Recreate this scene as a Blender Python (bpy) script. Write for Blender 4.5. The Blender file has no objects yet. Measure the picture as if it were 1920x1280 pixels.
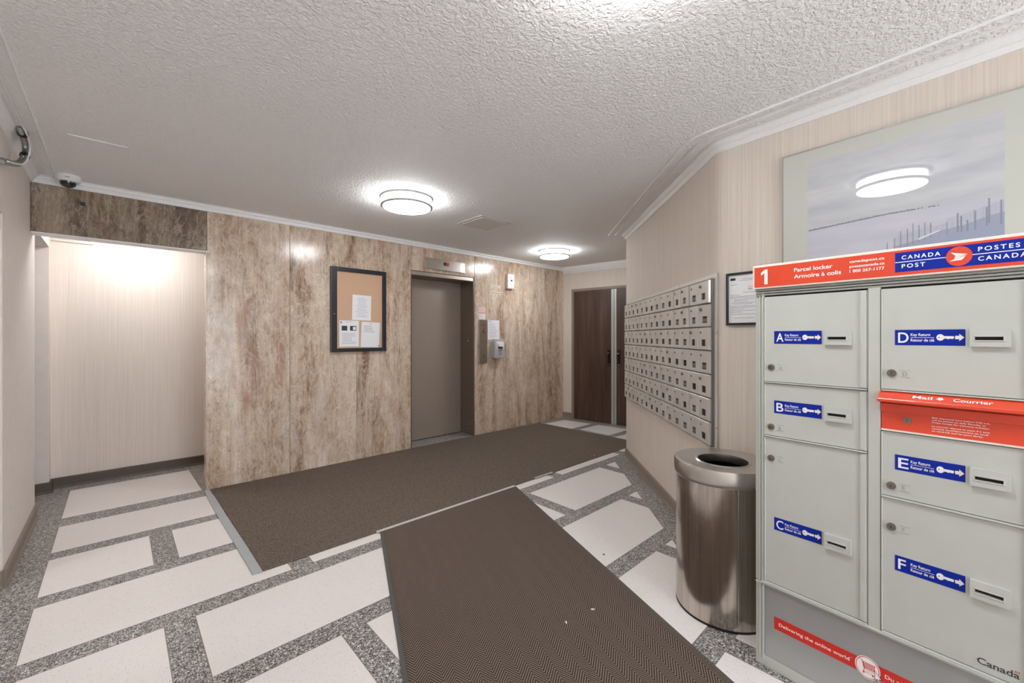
import bpy, bmesh, math, random
from mathutils import Vector, Matrix
random.seed(7)
PI = math.pi
sc = bpy.context.scene
C = sc.collection

# ------------------------------------------------------------------ camera, world, exposure
cam = bpy.data.cameras.new('camera'); co = bpy.data.objects.new('camera', cam); C.objects.link(co)
sc.camera = co
cam.sensor_width = 36.0; cam.sensor_fit = 'HORIZONTAL'
cam.lens = 783.0 / 1920 * 36.0
cam.shift_y = -8.5 / 1920
cam.clip_start = 0.02
CAM_H = 1.35
co.location = (0, 0, CAM_H)
co.rotation_euler = (PI/2, 0, math.radians(46.62 - 90))
w = bpy.data.worlds.new('world'); sc.world = w; w.use_nodes = True
w.node_tree.nodes['Background'].inputs[0].default_value = (0.84, 0.92, 1, 1)
w.node_tree.nodes['Background'].inputs[1].default_value = 5.5
sc.view_settings.view_transform = 'Standard'
sc.view_settings.look = 'None'
sc.view_settings.exposure = 0.45
sc.view_settings.gamma = 1.0
sc.view_settings.use_curve_mapping = False
LAMP = 27.0          # radiance of the opal lamp diffusers (underside)
LAMP_SIDE = 30.0     # the drum's rim, raised to brighten ceiling and walls
sc.cycles.diffuse_bounces = 8; sc.cycles.max_bounces = 12
CEIL = 2.51

# ------------------------------------------------------------------ materials
def S(r, g, b):
    f = lambda c: (c/255/12.92) if c/255 <= 0.04045 else ((c/255 + 0.055)/1.055)**2.4
    return (f(r), f(g), f(b), 1.0)

class NT:
    def __init__(s, name):
        s.m = bpy.data.materials.new(name); s.m.use_nodes = True
        s.t = s.m.node_tree; s.n = s.t.nodes; s.l = s.t.links
        s.b = s.n['Principled BSDF']
    def put(s, sock, v):
        if hasattr(v, 'links') or isinstance(v, bpy.types.NodeSocket): s.l.new(v, sock)
        else: sock.default_value = v
    def set(s, **k):
        names = dict(col='Base Color', rough='Roughness', metal='Metallic', normal='Normal', coat='Coat Weight',
                     coatr='Coat Roughness', spec='Specular IOR Level', trans='Transmission Weight', ior='IOR',
                     emc='Emission Color', ems='Emission Strength', alpha='Alpha', aniso='Anisotropic', sheen='Sheen Weight')
        for a, v in k.items(): s.put(s.b.inputs[names[a]], v)
        return s
    def coord(s, scale=(1, 1, 1), rot=(0, 0, 0), loc=(0, 0, 0), kind='Object'):
        tc = s.n.new('ShaderNodeTexCoord'); mp = s.n.new('ShaderNodeMapping')
        s.l.new(tc.outputs[kind], mp.inputs[0])
        mp.inputs['Scale'].default_value = scale; mp.inputs['Rotation'].default_value = rot; mp.inputs['Location'].default_value = loc
        return mp.outputs[0]
    def noise(s, vec, scale, detail=2.0, rough=0.5, dist=0.0):
        n = s.n.new('ShaderNodeTexNoise'); s.l.new(vec, n.inputs['Vector'])
        n.inputs['Scale'].default_value = scale; n.inputs['Detail'].default_value = detail
        n.inputs['Roughness'].default_value = rough; n.inputs['Distortion'].default_value = dist
        return n.outputs[0]
    def vor(s, vec, scale, feature='F1', out='Color', rnd=1.0):
        n = s.n.new('ShaderNodeTexVoronoi'); n.feature = feature; s.l.new(vec, n.inputs['Vector'])
        n.inputs['Scale'].default_value = scale; n.inputs['Randomness'].default_value = rnd
        return n.outputs[out]
    def ramp(s, fac, stops, interp='LINEAR'):
        r = s.n.new('ShaderNodeValToRGB'); r.color_ramp.interpolation = interp
        s.l.new(fac, r.inputs[0]); e = r.color_ramp.elements
        while len(e) < len(stops): e.new(0.5)
        for i, (p, c) in enumerate(stops):
            e[i].position = p; e[i].color = c if len(c) == 4 else (*c, 1)
        return r.outputs[0]
    def mix(s, fac, a, b, mode='MIX'):
        n = s.n.new('ShaderNodeMix'); n.data_type = 'RGBA'; n.blend_type = mode
        s.put(n.inputs[0], fac); s.put(n.inputs[6], a); s.put(n.inputs[7], b)
        return n.outputs[2]
    def math(s, op, a, b=0.0, c=0.0):
        n = s.n.new('ShaderNodeMath'); n.operation = op
        s.put(n.inputs[0], a); s.put(n.inputs[1], b)
        if op in ('MULTIPLY_ADD',): s.put(n.inputs[2], c)
        return n.outputs[0]
    def bump(s, h, strength=0.3, dist=0.01, normal=None):
        n = s.n.new('ShaderNodeBump'); n.inputs['Strength'].default_value = strength; n.inputs['Distance'].default_value = dist
        s.l.new(h, n.inputs['Height'])
        if normal: s.l.new(normal, n.inputs['Normal'])
        return n.outputs[0]
    def sep(s, v):
        n = s.n.new('ShaderNodeSeparateXYZ'); s.l.new(v, n.inputs[0]); return n.outputs

def plain(name, col, rough=0.5, metal=0.0, grain=0.04, gscale=60, coat=0.0, bump=0.0):
    t = NT(name); v = t.coord()
    n = t.noise(v, gscale, 3, 0.6)
    d = tuple(c*(1-grain*2) for c in col[:3]) + (1,); l = tuple(min(1, c*(1+grain*2)) for c in col[:3]) + (1,)
    t.set(col=t.ramp(n, [(0.3, d), (0.7, l)]), rough=rough, metal=metal, coat=coat)
    if bump: t.set(normal=t.bump(n, bump, 0.002))
    return t.m

M = {}
# stucco ceiling
t = NT('ceiling_stucco'); v = t.coord()
n1 = t.noise(v, 60, 3, 0.55, 0.4); n2 = t.noise(v, 150, 2, 0.5)
h = t.ramp(n1, [(0.38, (0, 0, 0)), (0.62, (1, 1, 1))], 'EASE')
hh = t.math('ADD', h, t.math('MULTIPLY', n2, 0.5))
t.set(col=t.mix(t.noise(v, 1.3, 2), S(247, 246, 245), S(242, 240, 239)), rough=0.75, normal=t.bump(hh, 0.7, 0.006)); M['ceiling'] = t.m
t = NT('smooth_plaster'); v = t.coord()
t.set(col=t.mix(t.noise(v, 2, 2), S(226, 220, 216), S(216, 209, 205)), rough=0.6, normal=t.bump(t.noise(v, 90, 2), 0.1, 0.002)); M['plaster'] = t.m
M['crown'] = plain('crown_white_paint', S(232, 231, 231), 0.45, grain=0.015)
M['hatch'] = plain('hatch_paint', S(218, 213, 208), 0.55, grain=0.02)
# wallpaper with fine vertical striations
def wallpaper(name, a, b, k=1.0):
    t = NT(name); v = t.coord((420, 420, 2.5)); v2 = t.coord((110, 110, 0.8)); v3 = t.coord((1, 1, 1))
    n = t.noise(v, 1, 2, 0.6); m = t.noise(v2, 1, 2, 0.5); q = t.noise(v3, 1.1, 3, 0.6)
    f = t.math('ADD', t.math('MULTIPLY', n, 0.6), t.math('MULTIPLY', m, 0.4))
    c1 = t.ramp(f, [(0.30, a), (0.66, b)])
    c2 = t.mix(t.math('MULTIPLY', q, 0.22*k), c1, S(178, 158, 142))
    t.set(col=c2, rough=0.72, normal=t.bump(n, 0.12, 0.001)); return t.m
M['paper_wall'] = wallpaper('striped_wallpaper', S(206, 194, 183), S(230, 220, 210))
M['paper_wall_light'] = wallpaper('alcove_wallpaper', S(216, 203, 192), S(236, 227, 219), 0.5)
M['paint_wall'] = plain('painted_wall', S(222, 213, 207), 0.6, grain=0.015, gscale=12)
M['trim_paint'] = plain('header_trim_paint', S(205, 192, 181), 0.5, grain=0.05, gscale=30)
M['baseboard'] = plain('taupe_vinyl_baseboard', S(140, 126, 114), 0.5, grain=0.03, gscale=20)
M['baseboard_dark'] = plain('dark_taupe_baseboard', S(88, 76, 66), 0.5, grain=0.03, gscale=20)
# travertine
def travertine(name, off, dark=0.0):
    t = NT(name); v = t.coord(loc=off)
    band = t.noise(t.coord((3.4, 3.4, 0.55), loc=off), 1, 4, 0.55, 1.2)
    cloud = t.noise(t.coord((8, 8, 4.5), loc=off), 1, 8, 0.68, 2.2)
    fine = t.noise(t.coord((46, 46, 20), loc=off), 1, 6, 0.75, 1.2)
    streak = t.noise(t.coord((60, 60, 2.2), loc=off), 1, 4, 0.65, 0.6)
    f = t.math('MULTIPLY', band, 0.40)
    for q, k in ((cloud, 0.26), (fine, 0.22), (streak, 0.12)): f = t.math('ADD', f, t.math('MULTIPLY', q, k))
    if dark:
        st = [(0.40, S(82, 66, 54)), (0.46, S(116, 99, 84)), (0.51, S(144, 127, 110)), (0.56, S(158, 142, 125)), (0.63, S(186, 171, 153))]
    else:
        st = [(0.375, S(114, 88, 69)), (0.430, S(160, 133, 111)), (0.480, S(192, 168, 146)), (0.530, S(208, 188, 168)), (0.605, S(230, 215, 199))]
    c = t.ramp(f, st)
    vein = t.math('ABSOLUTE', t.math('SUBTRACT', t.noise(t.coord((9, 9, 1.7), loc=(off[2], off[0], off[1])), 1, 5, 0.6, 1.5), 0.5))
    c = t.mix(t.ramp(vein, [(0.0, (0.55, 0.55, 0.55)), (0.022, (0, 0, 0))]), c, S(190, 176, 160) if dark else S(226, 215, 204))
    red = t.ramp(t.noise(t.coord((3.2, 3.2, 1.2), loc=(off[1], 3+off[0], 0)), 1, 4, 0.6, 1.0), [(0.56, (0, 0, 0)), (0.70, (1, 1, 1))])
    c = t.mix(t.math('MULTIPLY', t.math('MULTIPLY', red, 0.75), fine), c, S(160, 96, 76))
    grey = t.ramp(t.noise(t.coord((4.5, 4.5, 1.7), loc=(7+off[1], 3, off[0])), 1, 5, 0.6, 1.5), [(0.54, (0, 0, 0)), (0.66, (1, 1, 1))])
    c = t.mix(t.math('MULTIPLY', grey, 0.28), c, S(150, 142, 132) if dark else S(204, 199, 194))
    msk = t.ramp(t.noise(v, 3.1, 3), [(0.46, (0, 0, 0)), (0.60, (1, 1, 1))])
    crack = t.math('ABSOLUTE', t.math('SUBTRACT', t.noise(t.coord((5, 5, 13), loc=off, rot=(0, 0.35, 0)), 1, 3, 0.6, 2.0), 0.5))
    crk = t.math('MULTIPLY', t.math('MULTIPLY', t.ramp(crack, [(0.0, (1, 1, 1)), (0.007, (0, 0, 0))]), msk), t.ramp(t.noise(v, 9, 2), [(0.5, (0, 0, 0)), (0.58, (1, 1, 1))]))
    p2 = t.ramp(t.noise(t.coord((70, 70, 46), loc=off), 1, 3, 0.7, 0.5), [(0.61, (0, 0, 0)), (0.66, (1, 1, 1))])
    allp = t.math('MAXIMUM', crk, t.math('MULTIPLY', p2, 0.6))
    c = t.mix(t.math('MULTIPLY', allp, 0.8), c, S(92, 68, 52))
    t.set(col=c, rough=t.math('MULTIPLY_ADD', allp, 0.4, 0.17), spec=0.5, normal=t.bump(t.math('SUBTRACT', t.math('MULTIPLY', fine, 0.1), allp), 0.04, 0.002))
    return t.m
M['trav'] = [travertine('travertine_slab_%s' % n, o) for n, o in (('ivory', (0, 0, 0)), ('walnut', (13.1, 4.2, 2.7)), ('rose', (31.7, 9.1, 5.2)))]
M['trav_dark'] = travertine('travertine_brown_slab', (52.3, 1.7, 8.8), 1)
# terrazzo
t = NT('terrazzo_grey'); v = t.coord()
vn = t.noise(v, 40, 2); wv = t.coord((1, 1, 1))
chips = t.vor(v, 115, 'F1', 'Color'); x = t.sep(chips)[0]
edge = t.vor(v, 115, 'DISTANCE_TO_EDGE', 'Distance')
chips2 = t.vor(v, 330, 'F1', 'Color'); x2 = t.sep(chips2)[1]
cc = t.ramp(x, [(0.0, S(30, 29, 28)), (0.30, S(84, 82, 80)), (0.48, S(140, 138, 135)), (0.70, S(196, 192, 188)), (0.86, S(226, 222, 218))], 'CONSTANT')
c2 = t.ramp(x2, [(0.0, S(70, 66, 62)), (0.4, S(150, 145, 140)), (0.75, S(205, 200, 196))], 'CONSTANT')
c = t.mix(t.ramp(edge, [(0.10, (1, 1, 1)), (0.2, (0, 0, 0))]), cc, c2)
t.set(col=c, rough=0.32); M['terrazzo_grey'] = t.m
t = NT('terrazzo_white'); v = t.coord(kind='Object')
q = t.sep(t.vor(v, 210, 'F1', 'Color')); 
e = t.vor(v, 210, 'F1', 'Distance')
small = t.ramp(e, [(0.22, (1, 1, 1)), (0.34, (0, 0, 0))])
pick = t.ramp(q[0], [(0.0, (1, 1, 1)), (0.13, (0, 0, 0))], 'CONSTANT')
tint = t.ramp(q[1], [(0, S(150, 138, 128)), (0.4, S(190, 176, 164)), (0.75, S(120, 112, 106))], 'CONSTANT')
base = t.mix(t.noise(v, 260, 2), S(226, 219, 215), S(240, 235, 232)); base = t.mix(t.math('MULTIPLY', t.noise(v, 1.7, 3), 0.35), base, S(216, 209, 204))
t.set(col=t.mix(t.math('MULTIPLY', small, pick), base, tint), rough=0.3); M['terrazzo_white'] = t.m
M['zinc'] = plain('zinc_divider', S(132, 122, 112), 0.4, 0.2)
# carpet
t = NT('brown_ribbed_carpet'); v = t.coord((1, 1, 1))
x, y, z = t.sep(v)[:3]
n = t.noise(v, 190, 4, 0.9); n2 = t.noise(v, 5, 4, 0.6)
n3 = t.noise(t.coord((90, 500, 1)), 1, 2)
f = t.math('ADD', t.math('MULTIPLY', n, 0.6), t.math('MULTIPLY', n3, 0.4))
c = t.ramp(f, [(0.38, S(44, 38, 33)), (0.5, S(98, 87, 78)), (0.62, S(164, 150, 138))])
c = t.mix(t.math('MULTIPLY', n2, 0.3), c, S(120, 105, 95))
t.set(col=c, rough=0.95, spec=0.1, normal=t.bump(n, 0.6, 0.004)); M['carpet'] = t.m
# herringbone mat
t = NT('herringbone_mat'); v = t.coord()
x, y, z = t.sep(v)[:3]
tri = t.math('PINGPONG', x, 0.048)
tri = t.math('MULTIPLY', tri, 1.3)
ph = t.math('DIVIDE', t.math('ADD', y, tri), 0.0155)
fr = t.math('FRACT', ph)
rib = t.math('PINGPONG', t.math('MULTIPLY', fr, 2.0), 1.0)
n = t.noise(v, 420, 3, 0.8); n2 = t.noise(v, 3, 3, 0.6)
f = t.math('ADD', t.math('MULTIPLY', rib, 0.58), t.math('MULTIPLY', n, 0.42))
c = t.ramp(f, [(0.20, S(34, 28, 25)), (0.5, S(92, 79, 71)), (0.80, S(152, 136, 124))])
c = t.mix(t.math('MULTIPLY', n2, 0.15), c, S(104, 90, 82))
t.set(col=c, rough=0.95, spec=0.1, normal=t.bump(f, 0.7, 0.004)); M['mat'] = t.m
M['rubber'] = plain('mat_rubber_edge', S(82, 80, 78), 0.7)
M['tape'] = plain('grey_duct_tape', S(166, 170, 172), 0.5, grain=0.03, gscale=40, bump=0.3)
M['tape_light'] = plain('pale_duct_tape', S(196, 194, 190), 0.45, grain=0.04, gscale=60, bump=0.2)
# metals and paints
def brushed(name, col, rough=0.3, metal=0.9, sc_=(4, 4, 300), amp=0.12):
    t = NT(name); n = t.noise(t.coord(sc_), 1, 3, 0.6); n2 = t.noise(t.coord(), 6, 3, 0.6)
    d = tuple(c*(1-amp) for c in col[:3]) + (1,); l = tuple(min(1, c*(1+amp)) for c in col[:3]) + (1,)
    t.set(col=t.ramp(n, [(0.3, d), (0.7, l)]), metal=metal, rough=t.math('MULTIPLY_ADD', n2, 0.18, rough-0.09), normal=t.bump(n, 0.05, 0.001)); return t.m
M['elev_door'] = plain('taupe_enamel', S(160, 147, 136), 0.38, 0.25, grain=0.015, gscale=30)
M['elev_frame'] = plain('taupe_metal_frame', S(120, 106, 96), 0.35, 0.35, grain=0.03, gscale=60)
M['elev_head'] = brushed('frame_head_metal', S(190, 178, 168), 0.3, 0.7, (300, 4, 4))
M['steel'] = brushed('stainless_plate', S(202, 196, 190), 0.25, 0.85, (4, 4, 300))
M['steel_panel'] = brushed('call_plate_bronze_steel', S(150, 136, 125), 0.35, 0.7, (300, 4, 4))
M['box_alu'] = brushed('mailbox_aluminium', S(224, 220, 216), 0.30, 0.25, (300, 300, 6), 0.05)
t = NT('mailbox_door_aluminium'); oi = t.n.new('ShaderNodeObjectInfo'); n = t.noise(t.coord((300, 300, 6)), 1, 3, 0.6)
c = t.mix(n, S(212, 207, 202), S(232, 228, 224)); c = t.mix(t.math('MULTIPLY', oi.outputs['Random'], 0.45), c, S(196, 192, 187))
t.set(col=c, metal=0.3, rough=t.math('MULTIPLY_ADD', oi.outputs['Random'], 0.12, 0.24), normal=t.bump(n, 0.04, 0.001)); M['box_door'] = t.m
M['box_back'] = plain('mailbox_backplate', S(120, 117, 113), 0.4, 0.4)
M['chrome'] = plain('chrome', S(215, 212, 208), 0.15, 1.0, grain=0.01)
M['nickel'] = plain('nickel_ring', S(150, 148, 146), 0.35, 0.8, grain=0.01)
M['lock_metal'] = plain('worn_lock_metal', S(138, 130, 122), 0.3, 0.9, grain=0.1)
M['black'] = plain('black_void', S(22, 21, 20), 0.6)
M['black_frame'] = plain('black_satin_frame', S(38, 40, 46), 0.35, grain=0.05)
M['white'] = plain('white_plastic', S(226, 226, 226), 0.4, grain=0.01)
M['white_print'] = plain('white_print', S(240, 236, 234), 0.5, grain=0.0)
M['grey_plastic'] = plain('grey_plastic', S(176, 178, 182), 0.4, grain=0.01)
M['sheet'] = plain('paper_sheet', S(232, 232, 235), 0.7, grain=0.01)
M['ink'] = plain('grey_ink', S(150, 150, 158), 0.8)
M['ink_dark'] = plain('dark_ink', S(62, 62, 66), 0.8)
M['ink_pink'] = plain('pink_ink', S(212, 140, 140), 0.8)
M['pink_sheet'] = plain('pink_sheet', S(236, 206, 206), 0.7)
M['red_ink'] = plain('red_ink', S(200, 40, 44), 0.6)
M['cork'] = plain('cork', S(204, 168, 138), 0.85, grain=0.06, gscale=160, bump=0.3)
M['clear'] = plain('translucent_label', S(216, 204, 188), 0.3, grain=0.02)
t = NT('smoked_dome'); t.set(col=S(30, 30, 33), rough=0.08, coat=1.0); M['dome'] = t.m
M['conduit'] = plain('conduit_grey', S(150, 146, 140), 0.35, 0.5)
M['cable_grey'] = plain('cable_sheath_grey', S(120, 116, 112), 0.5)
# locker paints
M['locker'] = plain('pale_grey_green_powder_coat', S(188, 190, 183), 0.42, grain=0.012, gscale=9)
M['locker_dark'] = plain('locker_extrusion', S(160, 162, 155), 0.38, 0.3, grain=0.02)
M['kick'] = plain('kick_panel_silver', S(168, 169, 169), 0.38, 0.35, grain=0.02, gscale=5)
M['red'] = plain('signal_red_orange', S(216, 68, 38), 0.34, grain=0.015, gscale=8, coat=0.3)
M['stripe_red'] = plain('stripe_red', S(206, 44, 32), 0.4, grain=0.01)
M['blue'] = plain('deep_blue', S(0, 38, 150), 0.4, grain=0.02); M['blue'].node_tree.nodes['Principled BSDF'].inputs['Specular IOR Level'].default_value = 0.25
M['cream'] = plain('sign_cream_edge', S(228, 224, 214), 0.4, grain=0.01)
# wood doors
t = NT('brown_wood_laminate'); v = t.coord((70, 70, 1.6)); n = t.noise(v, 1, 4, 0.65, 0.6); n2 = t.noise(t.coord((9, 9, 0.7)), 1, 2)
f = t.math('ADD', t.math('MULTIPLY', n, 0.6), t.math('MULTIPLY', n2, 0.4))
t.set(col=t.ramp(f, [(0.34, S(54, 38, 30)), (0.52, S(78, 57, 46)), (0.66, S(104, 79, 65))]), rough=0.42, normal=t.bump(n, 0.05, 0.001)); M['wood'] = t.m
M['door_frame'] = plain('taupe_door_frame', S(140, 125, 113), 0.5, grain=0.03)
M['strip'] = plain('aluminium_strip', S(190, 192, 188), 0.35, 0.5, grain=0.03)
M['bronze'] = plain('dark_bronze', S(84, 72, 62), 0.25, 0.9, grain=0.05)
# can steel
t = NT('worn_stainless_body'); v = t.coord((60, 60, 1.2)); n = t.noise(v, 1, 3, 0.6); n2 = t.noise(t.coord(), 40, 4, 0.7); n3 = t.noise(t.coord((7, 7, 0.6)), 1, 2)
f = t.math('ADD', t.math('MULTIPLY', n, 0.5), t.math('MULTIPLY', n3, 0.5))
t.set(col=t.ramp(f, [(0.3, S(160, 150, 140)), (0.6, S(205, 196, 188))]), metal=1.0, rough=t.math('MULTIPLY_ADD', n2, 0.16, 0.12), aniso=0.6, normal=t.bump(n, 0.03, 0.001)); M['can'] = t.m
t = NT('lid_stainless'); n2 = t.noise(t.coord(), 30, 4, 0.7)
t.set(col=S(205, 202, 198), metal=1.0, rough=t.math('MULTIPLY_ADD', n2, 0.10, 0.24)); M['can_lid'] = t.m
# lamp
t = NT('opal_diffuser'); t.set(col=(0.9, 0.9, 0.9, 1), emc=(0.945, 0.98, 1.0, 1), ems=LAMP, rough=0.4); M['lamp'] = t.m
t = NT('opal_diffuser_rim'); t.set(col=(0.9, 0.9, 0.9, 1), emc=(0.945, 0.98, 1.0, 1), ems=LAMP_SIDE, rough=0.4); M['lamp_rim'] = t.m
t = NT('dim_opal_diffuser'); t.set(col=(0.9, 0.9, 0.9, 1), emc=(0.955, 0.98, 1.0, 1), ems=19.0, rough=0.4); M['lamp_dim'] = t.m
t = NT('red_led'); t.set(col=(0.3, 0, 0, 1), emc=(1, 0.05, 0.05, 1), ems=0.7); M['led'] = t.m
# framed print: a pale winter landscape
t = NT('winter_print'); v = t.coord(); x, y, z = t.sep(v)[:3]
n = t.noise(t.coord((2.2, 2.2, 11), rot=(0, 0.2, 0)), 1, 4, 0.6)
sky = t.ramp(n, [(0.3, S(172, 174, 182)), (0.5, S(186, 187, 191)), (0.7, S(200, 200, 201))])
snow = t.ramp(n, [(0.3, S(176, 176, 190)), (0.7, S(196, 194, 204))])
g = t.ramp(z, [(0.0, (0, 0, 0)), (1.0, (1, 1, 1))])
lowz = t.math('LESS_THAN', z, 1.895)
t.set(col=t.mix(lowz, sky, snow), rough=0.6, coat=1.0, coatr=0.015); M['print'] = t.m
t = NT('print_mount'); t.set(col=S(192, 193, 184), rough=0.6, coat=1.0, coatr=0.015); M['mount'] = t.m
def glazed(name, col):
    t = NT(name); t.set(col=col, rough=0.6, coat=1.0, coatr=0.02); return t.m
M['print_post'] = glazed('print_fence_post', S(132, 134, 148)); M['print_slat'] = glazed('print_fence_slat', S(156, 158, 174))
M['print_ground'] = glazed('print_shadow_snow', S(146, 152, 174)); M['print_tree'] = glazed('print_treeline', S(118, 120, 128))
M['print_snow'] = glazed('print_bright_snow', S(214, 214, 222))

# ------------------------------------------------------------------ geometry helpers
class MB:
    def __init__(s): s.v = []; s.f = []; s.mi = []; s.cur = 0
    def mat(s, i): s.cur = i; return s
    def add(s, vs, fs):
        o = len(s.v); s.v += [tuple(a) for a in vs]
        for f in fs: s.f.append([o+i for i in f]); s.mi.append(s.cur)
        return s
    def box(s, x0, x1, y0, y1, z0, z1):
        vs = [(x, y, z) for x in (x0, x1) for y in (y0, y1) for z in (z0, z1)]
        return s.add(vs, [(0, 1, 3, 2), (4, 6, 7, 5), (0, 4, 5, 1), (2, 3, 7, 6), (0, 2, 6, 4), (1, 5, 7, 3)])
    def prism_z(s, poly, z0, z1):          # poly in (x, y), counter-clockwise
        n = len(poly)
        vs = [(x, y, z0) for x, y in poly] + [(x, y, z1) for x, y in poly]
        return s.add(vs, [tuple(range(n-1, -1, -1)), tuple(range(n, 2*n))] + [(i, (i+1) % n, n+(i+1) % n, n+i) for i in range(n)])
    def prism_y(s, poly, y0, y1):          # poly in (x, z), front face at y0 (towards the viewer)
        n = len(poly)
        vs = [(x, y0, z) for x, z in poly] + [(x, y1, z) for x, z in poly]
        return s.add(vs, [tuple(range(n)), tuple(range(2*n-1, n-1, -1))] + [((i+1) % n, i, n+i, n+(i+1) % n) for i in range(n)])
    def cyl(s, p0, p1, r0, r1=None, seg=20, caps=True):
        r1 = r0 if r1 is None else r1
        p0 = Vector(p0); p1 = Vector(p1); d = (p1-p0).normalized()
        u = d.orthogonal().normalized(); w_ = d.cross(u)
        vs = []
        for p, r in ((p0, r0), (p1, r1)):
            for i in range(seg):
                a = 2*PI*i/seg; vs.append(p + (u*math.cos(a) + w_*math.sin(a))*r)
        fs = [(i, (i+1) % seg, seg+(i+1) % seg, seg+i) for i in range(seg)]
        if caps: fs += [tuple(range(seg-1, -1, -1)), tuple(range(seg, 2*seg))]
        return s.add(vs, fs)
    def lathe(s, prof, cx=0, cy=0, seg=64, closed=False):     # prof: (r, z)
        n = len(prof); vs = []
        for i in range(seg):
            a = 2*PI*i/seg
            for r, z in prof: vs.append((cx+r*math.cos(a), cy+r*math.sin(a), z))
        fs = []
        m = n if closed else n-1
        for i in range(seg):
            j = (i+1) % seg
            for k in range(m): fs.append((i*n+k, j*n+k, j*n+(k+1) % n, i*n+(k+1) % n))
        return s.add(vs, fs)
    def disc(s, r, z, cx=0, cy=0, seg=64, up=True):
        idx = list(range(seg)); 
        return s.add([(cx+r*math.cos(2*PI*i/seg), cy+r*math.sin(2*PI*i/seg), z) for i in range(seg)], [tuple(idx if up else idx[::-1])])
    def tube(s, pts, r, seg=8, wob=None):
        pts = [Vector(p) for p in pts]; vs = []; n = len(pts); up = None
        for i, p in enumerate(pts):
            d = (pts[min(i+1, n-1)] - pts[max(i-1, 0)]).normalized()
            if up is None: up = d.orthogonal().normalized()
            up = (up - d*up.dot(d)).normalized(); w_ = d.cross(up)
            rr = r if wob is None else r*wob(i)
            for k in range(seg):
                a = 2*PI*k/seg; vs.append(p + (up*math.cos(a) + w_*math.sin(a))*rr)
        fs = [(i*seg+k, i*seg+(k+1) % seg, (i+1)*seg+(k+1) % seg, (i+1)*seg+k) for i in range(n-1) for k in range(seg)]
        fs += [tuple(range(seg-1, -1, -1)), tuple(range((n-1)*seg, n*seg))]
        return s.add(vs, fs)
    def mesh(s, name, mats, bevel=0.0, smooth=False, seg=1):
        me = bpy.data.meshes.new(name); me.from_pydata(s.v, [], s.f); me.validate()
        mats = mats if isinstance(mats, (list, tuple)) else [mats]
        for m in mats: me.materials.append(m)
        if len(me.polygons) == len(s.mi): me.polygons.foreach_set('material_index', s.mi)
        bm = bmesh.new(); bm.from_mesh(me)
        bmesh.ops.recalc_face_normals(bm, faces=bm.faces)
        if bevel:
            ed = [e for e in bm.edges if len(e.link_faces) == 2 and e.calc_face_angle(0) > 0.6]
            bmesh.ops.bevel(bm, geom=ed, offset=bevel, segments=seg, profile=0.7, affect='EDGES', clamp_overlap=True)
        bm.to_mesh(me); bm.free()
        if smooth:
            for p in me.polygons: p.use_smooth = True
            try: me.set_sharp_from_angle(angle=0.6)
            except Exception: pass
        me.update(); return me
    def build(s, name, mats, parent=None, bevel=0.0, smooth=False, seg=1):
        return link(name, s.mesh(name, mats, bevel, smooth, seg), parent)

def link(name, me, parent=None):
    o = bpy.data.objects.new(name, me); C.objects.link(o)
    if parent is not None: o.parent = parent
    return o
def tag(o, label, cat, group=None):
    o['label'] = label; o['category'] = cat
    if group: o['group'] = group
    return o
def thing(name, label, cat, loc=(0, 0, 0), rz=0.0, group=None):
    o = bpy.data.objects.new(name, None); C.objects.link(o); o.empty_display_size = 0.1
    o.location = loc; o.rotation_euler = (0, 0, rz); return tag(o, label, cat, group)
def struct(o, label=None, cat=None):
    o['kind'] = 'structure'
    if label: o['label'] = label; o['category'] = cat
    return o
def at_struct(name, loc, rz, label, cat):
    o = bpy.data.objects.new(name, None); C.objects.link(o); o.location = loc; o.rotation_euler = (0, 0, rz)
    return struct(o, label, cat)

def text_geo(s, width=None, height=None, bold=0.0, spacing=1.0, shear=0.0, align='LEFT', wscale=1.0):
    """2-D glyph mesh of a line of text: list of verts (x, z) and faces, scaled to the width and cap height asked for"""
    cu = bpy.data.curves.new('t', 'FONT'); cu.body = s; cu.offset = bold; cu.space_character = spacing; cu.shear = shear
    cu.resolution_u = 4
    ob = bpy.data.objects.new('t', cu); C.objects.link(ob)
    dg = bpy.context.evaluated_depsgraph_get(); dg.update()
    me = bpy.data.meshes.new_from_object(ob.evaluated_get(dg))
    vs = [(v.co.x, v.co.y) for v in me.vertices]; fs = [tuple(p.vertices) for p in me.polygons]
    bpy.data.objects.remove(ob); bpy.data.curves.remove(cu); bpy.data.meshes.remove(me)
    if not vs: return [], []
    x0 = min(v[0] for v in vs); x1 = max(v[0] for v in vs)
    capH = 0.70
    sz = (height/capH) if height else None
    sx = (width/(x1-x0)) if width else (sz*wscale)
    if sz is None: sz = sx
    return [((x-x0)*sx, y*sz) for x, y in vs], fs
def put_text(mb, s, x, z, y, width=None, height=None, **k):
    vs, fs = text_geo(s, width, height, **k)
    mb.add([(x+a, y, z+b) for a, b in vs], fs)
    return mb
def flat(mb, poly, y): return mb.add([(x, y, z) for x, z in poly], [tuple(range(len(poly)))])
def ellipse(cx, cz, a, b, n=40): return [(cx+a*math.cos(2*PI*i/n), cz+b*math.sin(2*PI*i/n)) for i in range(n)]

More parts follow.
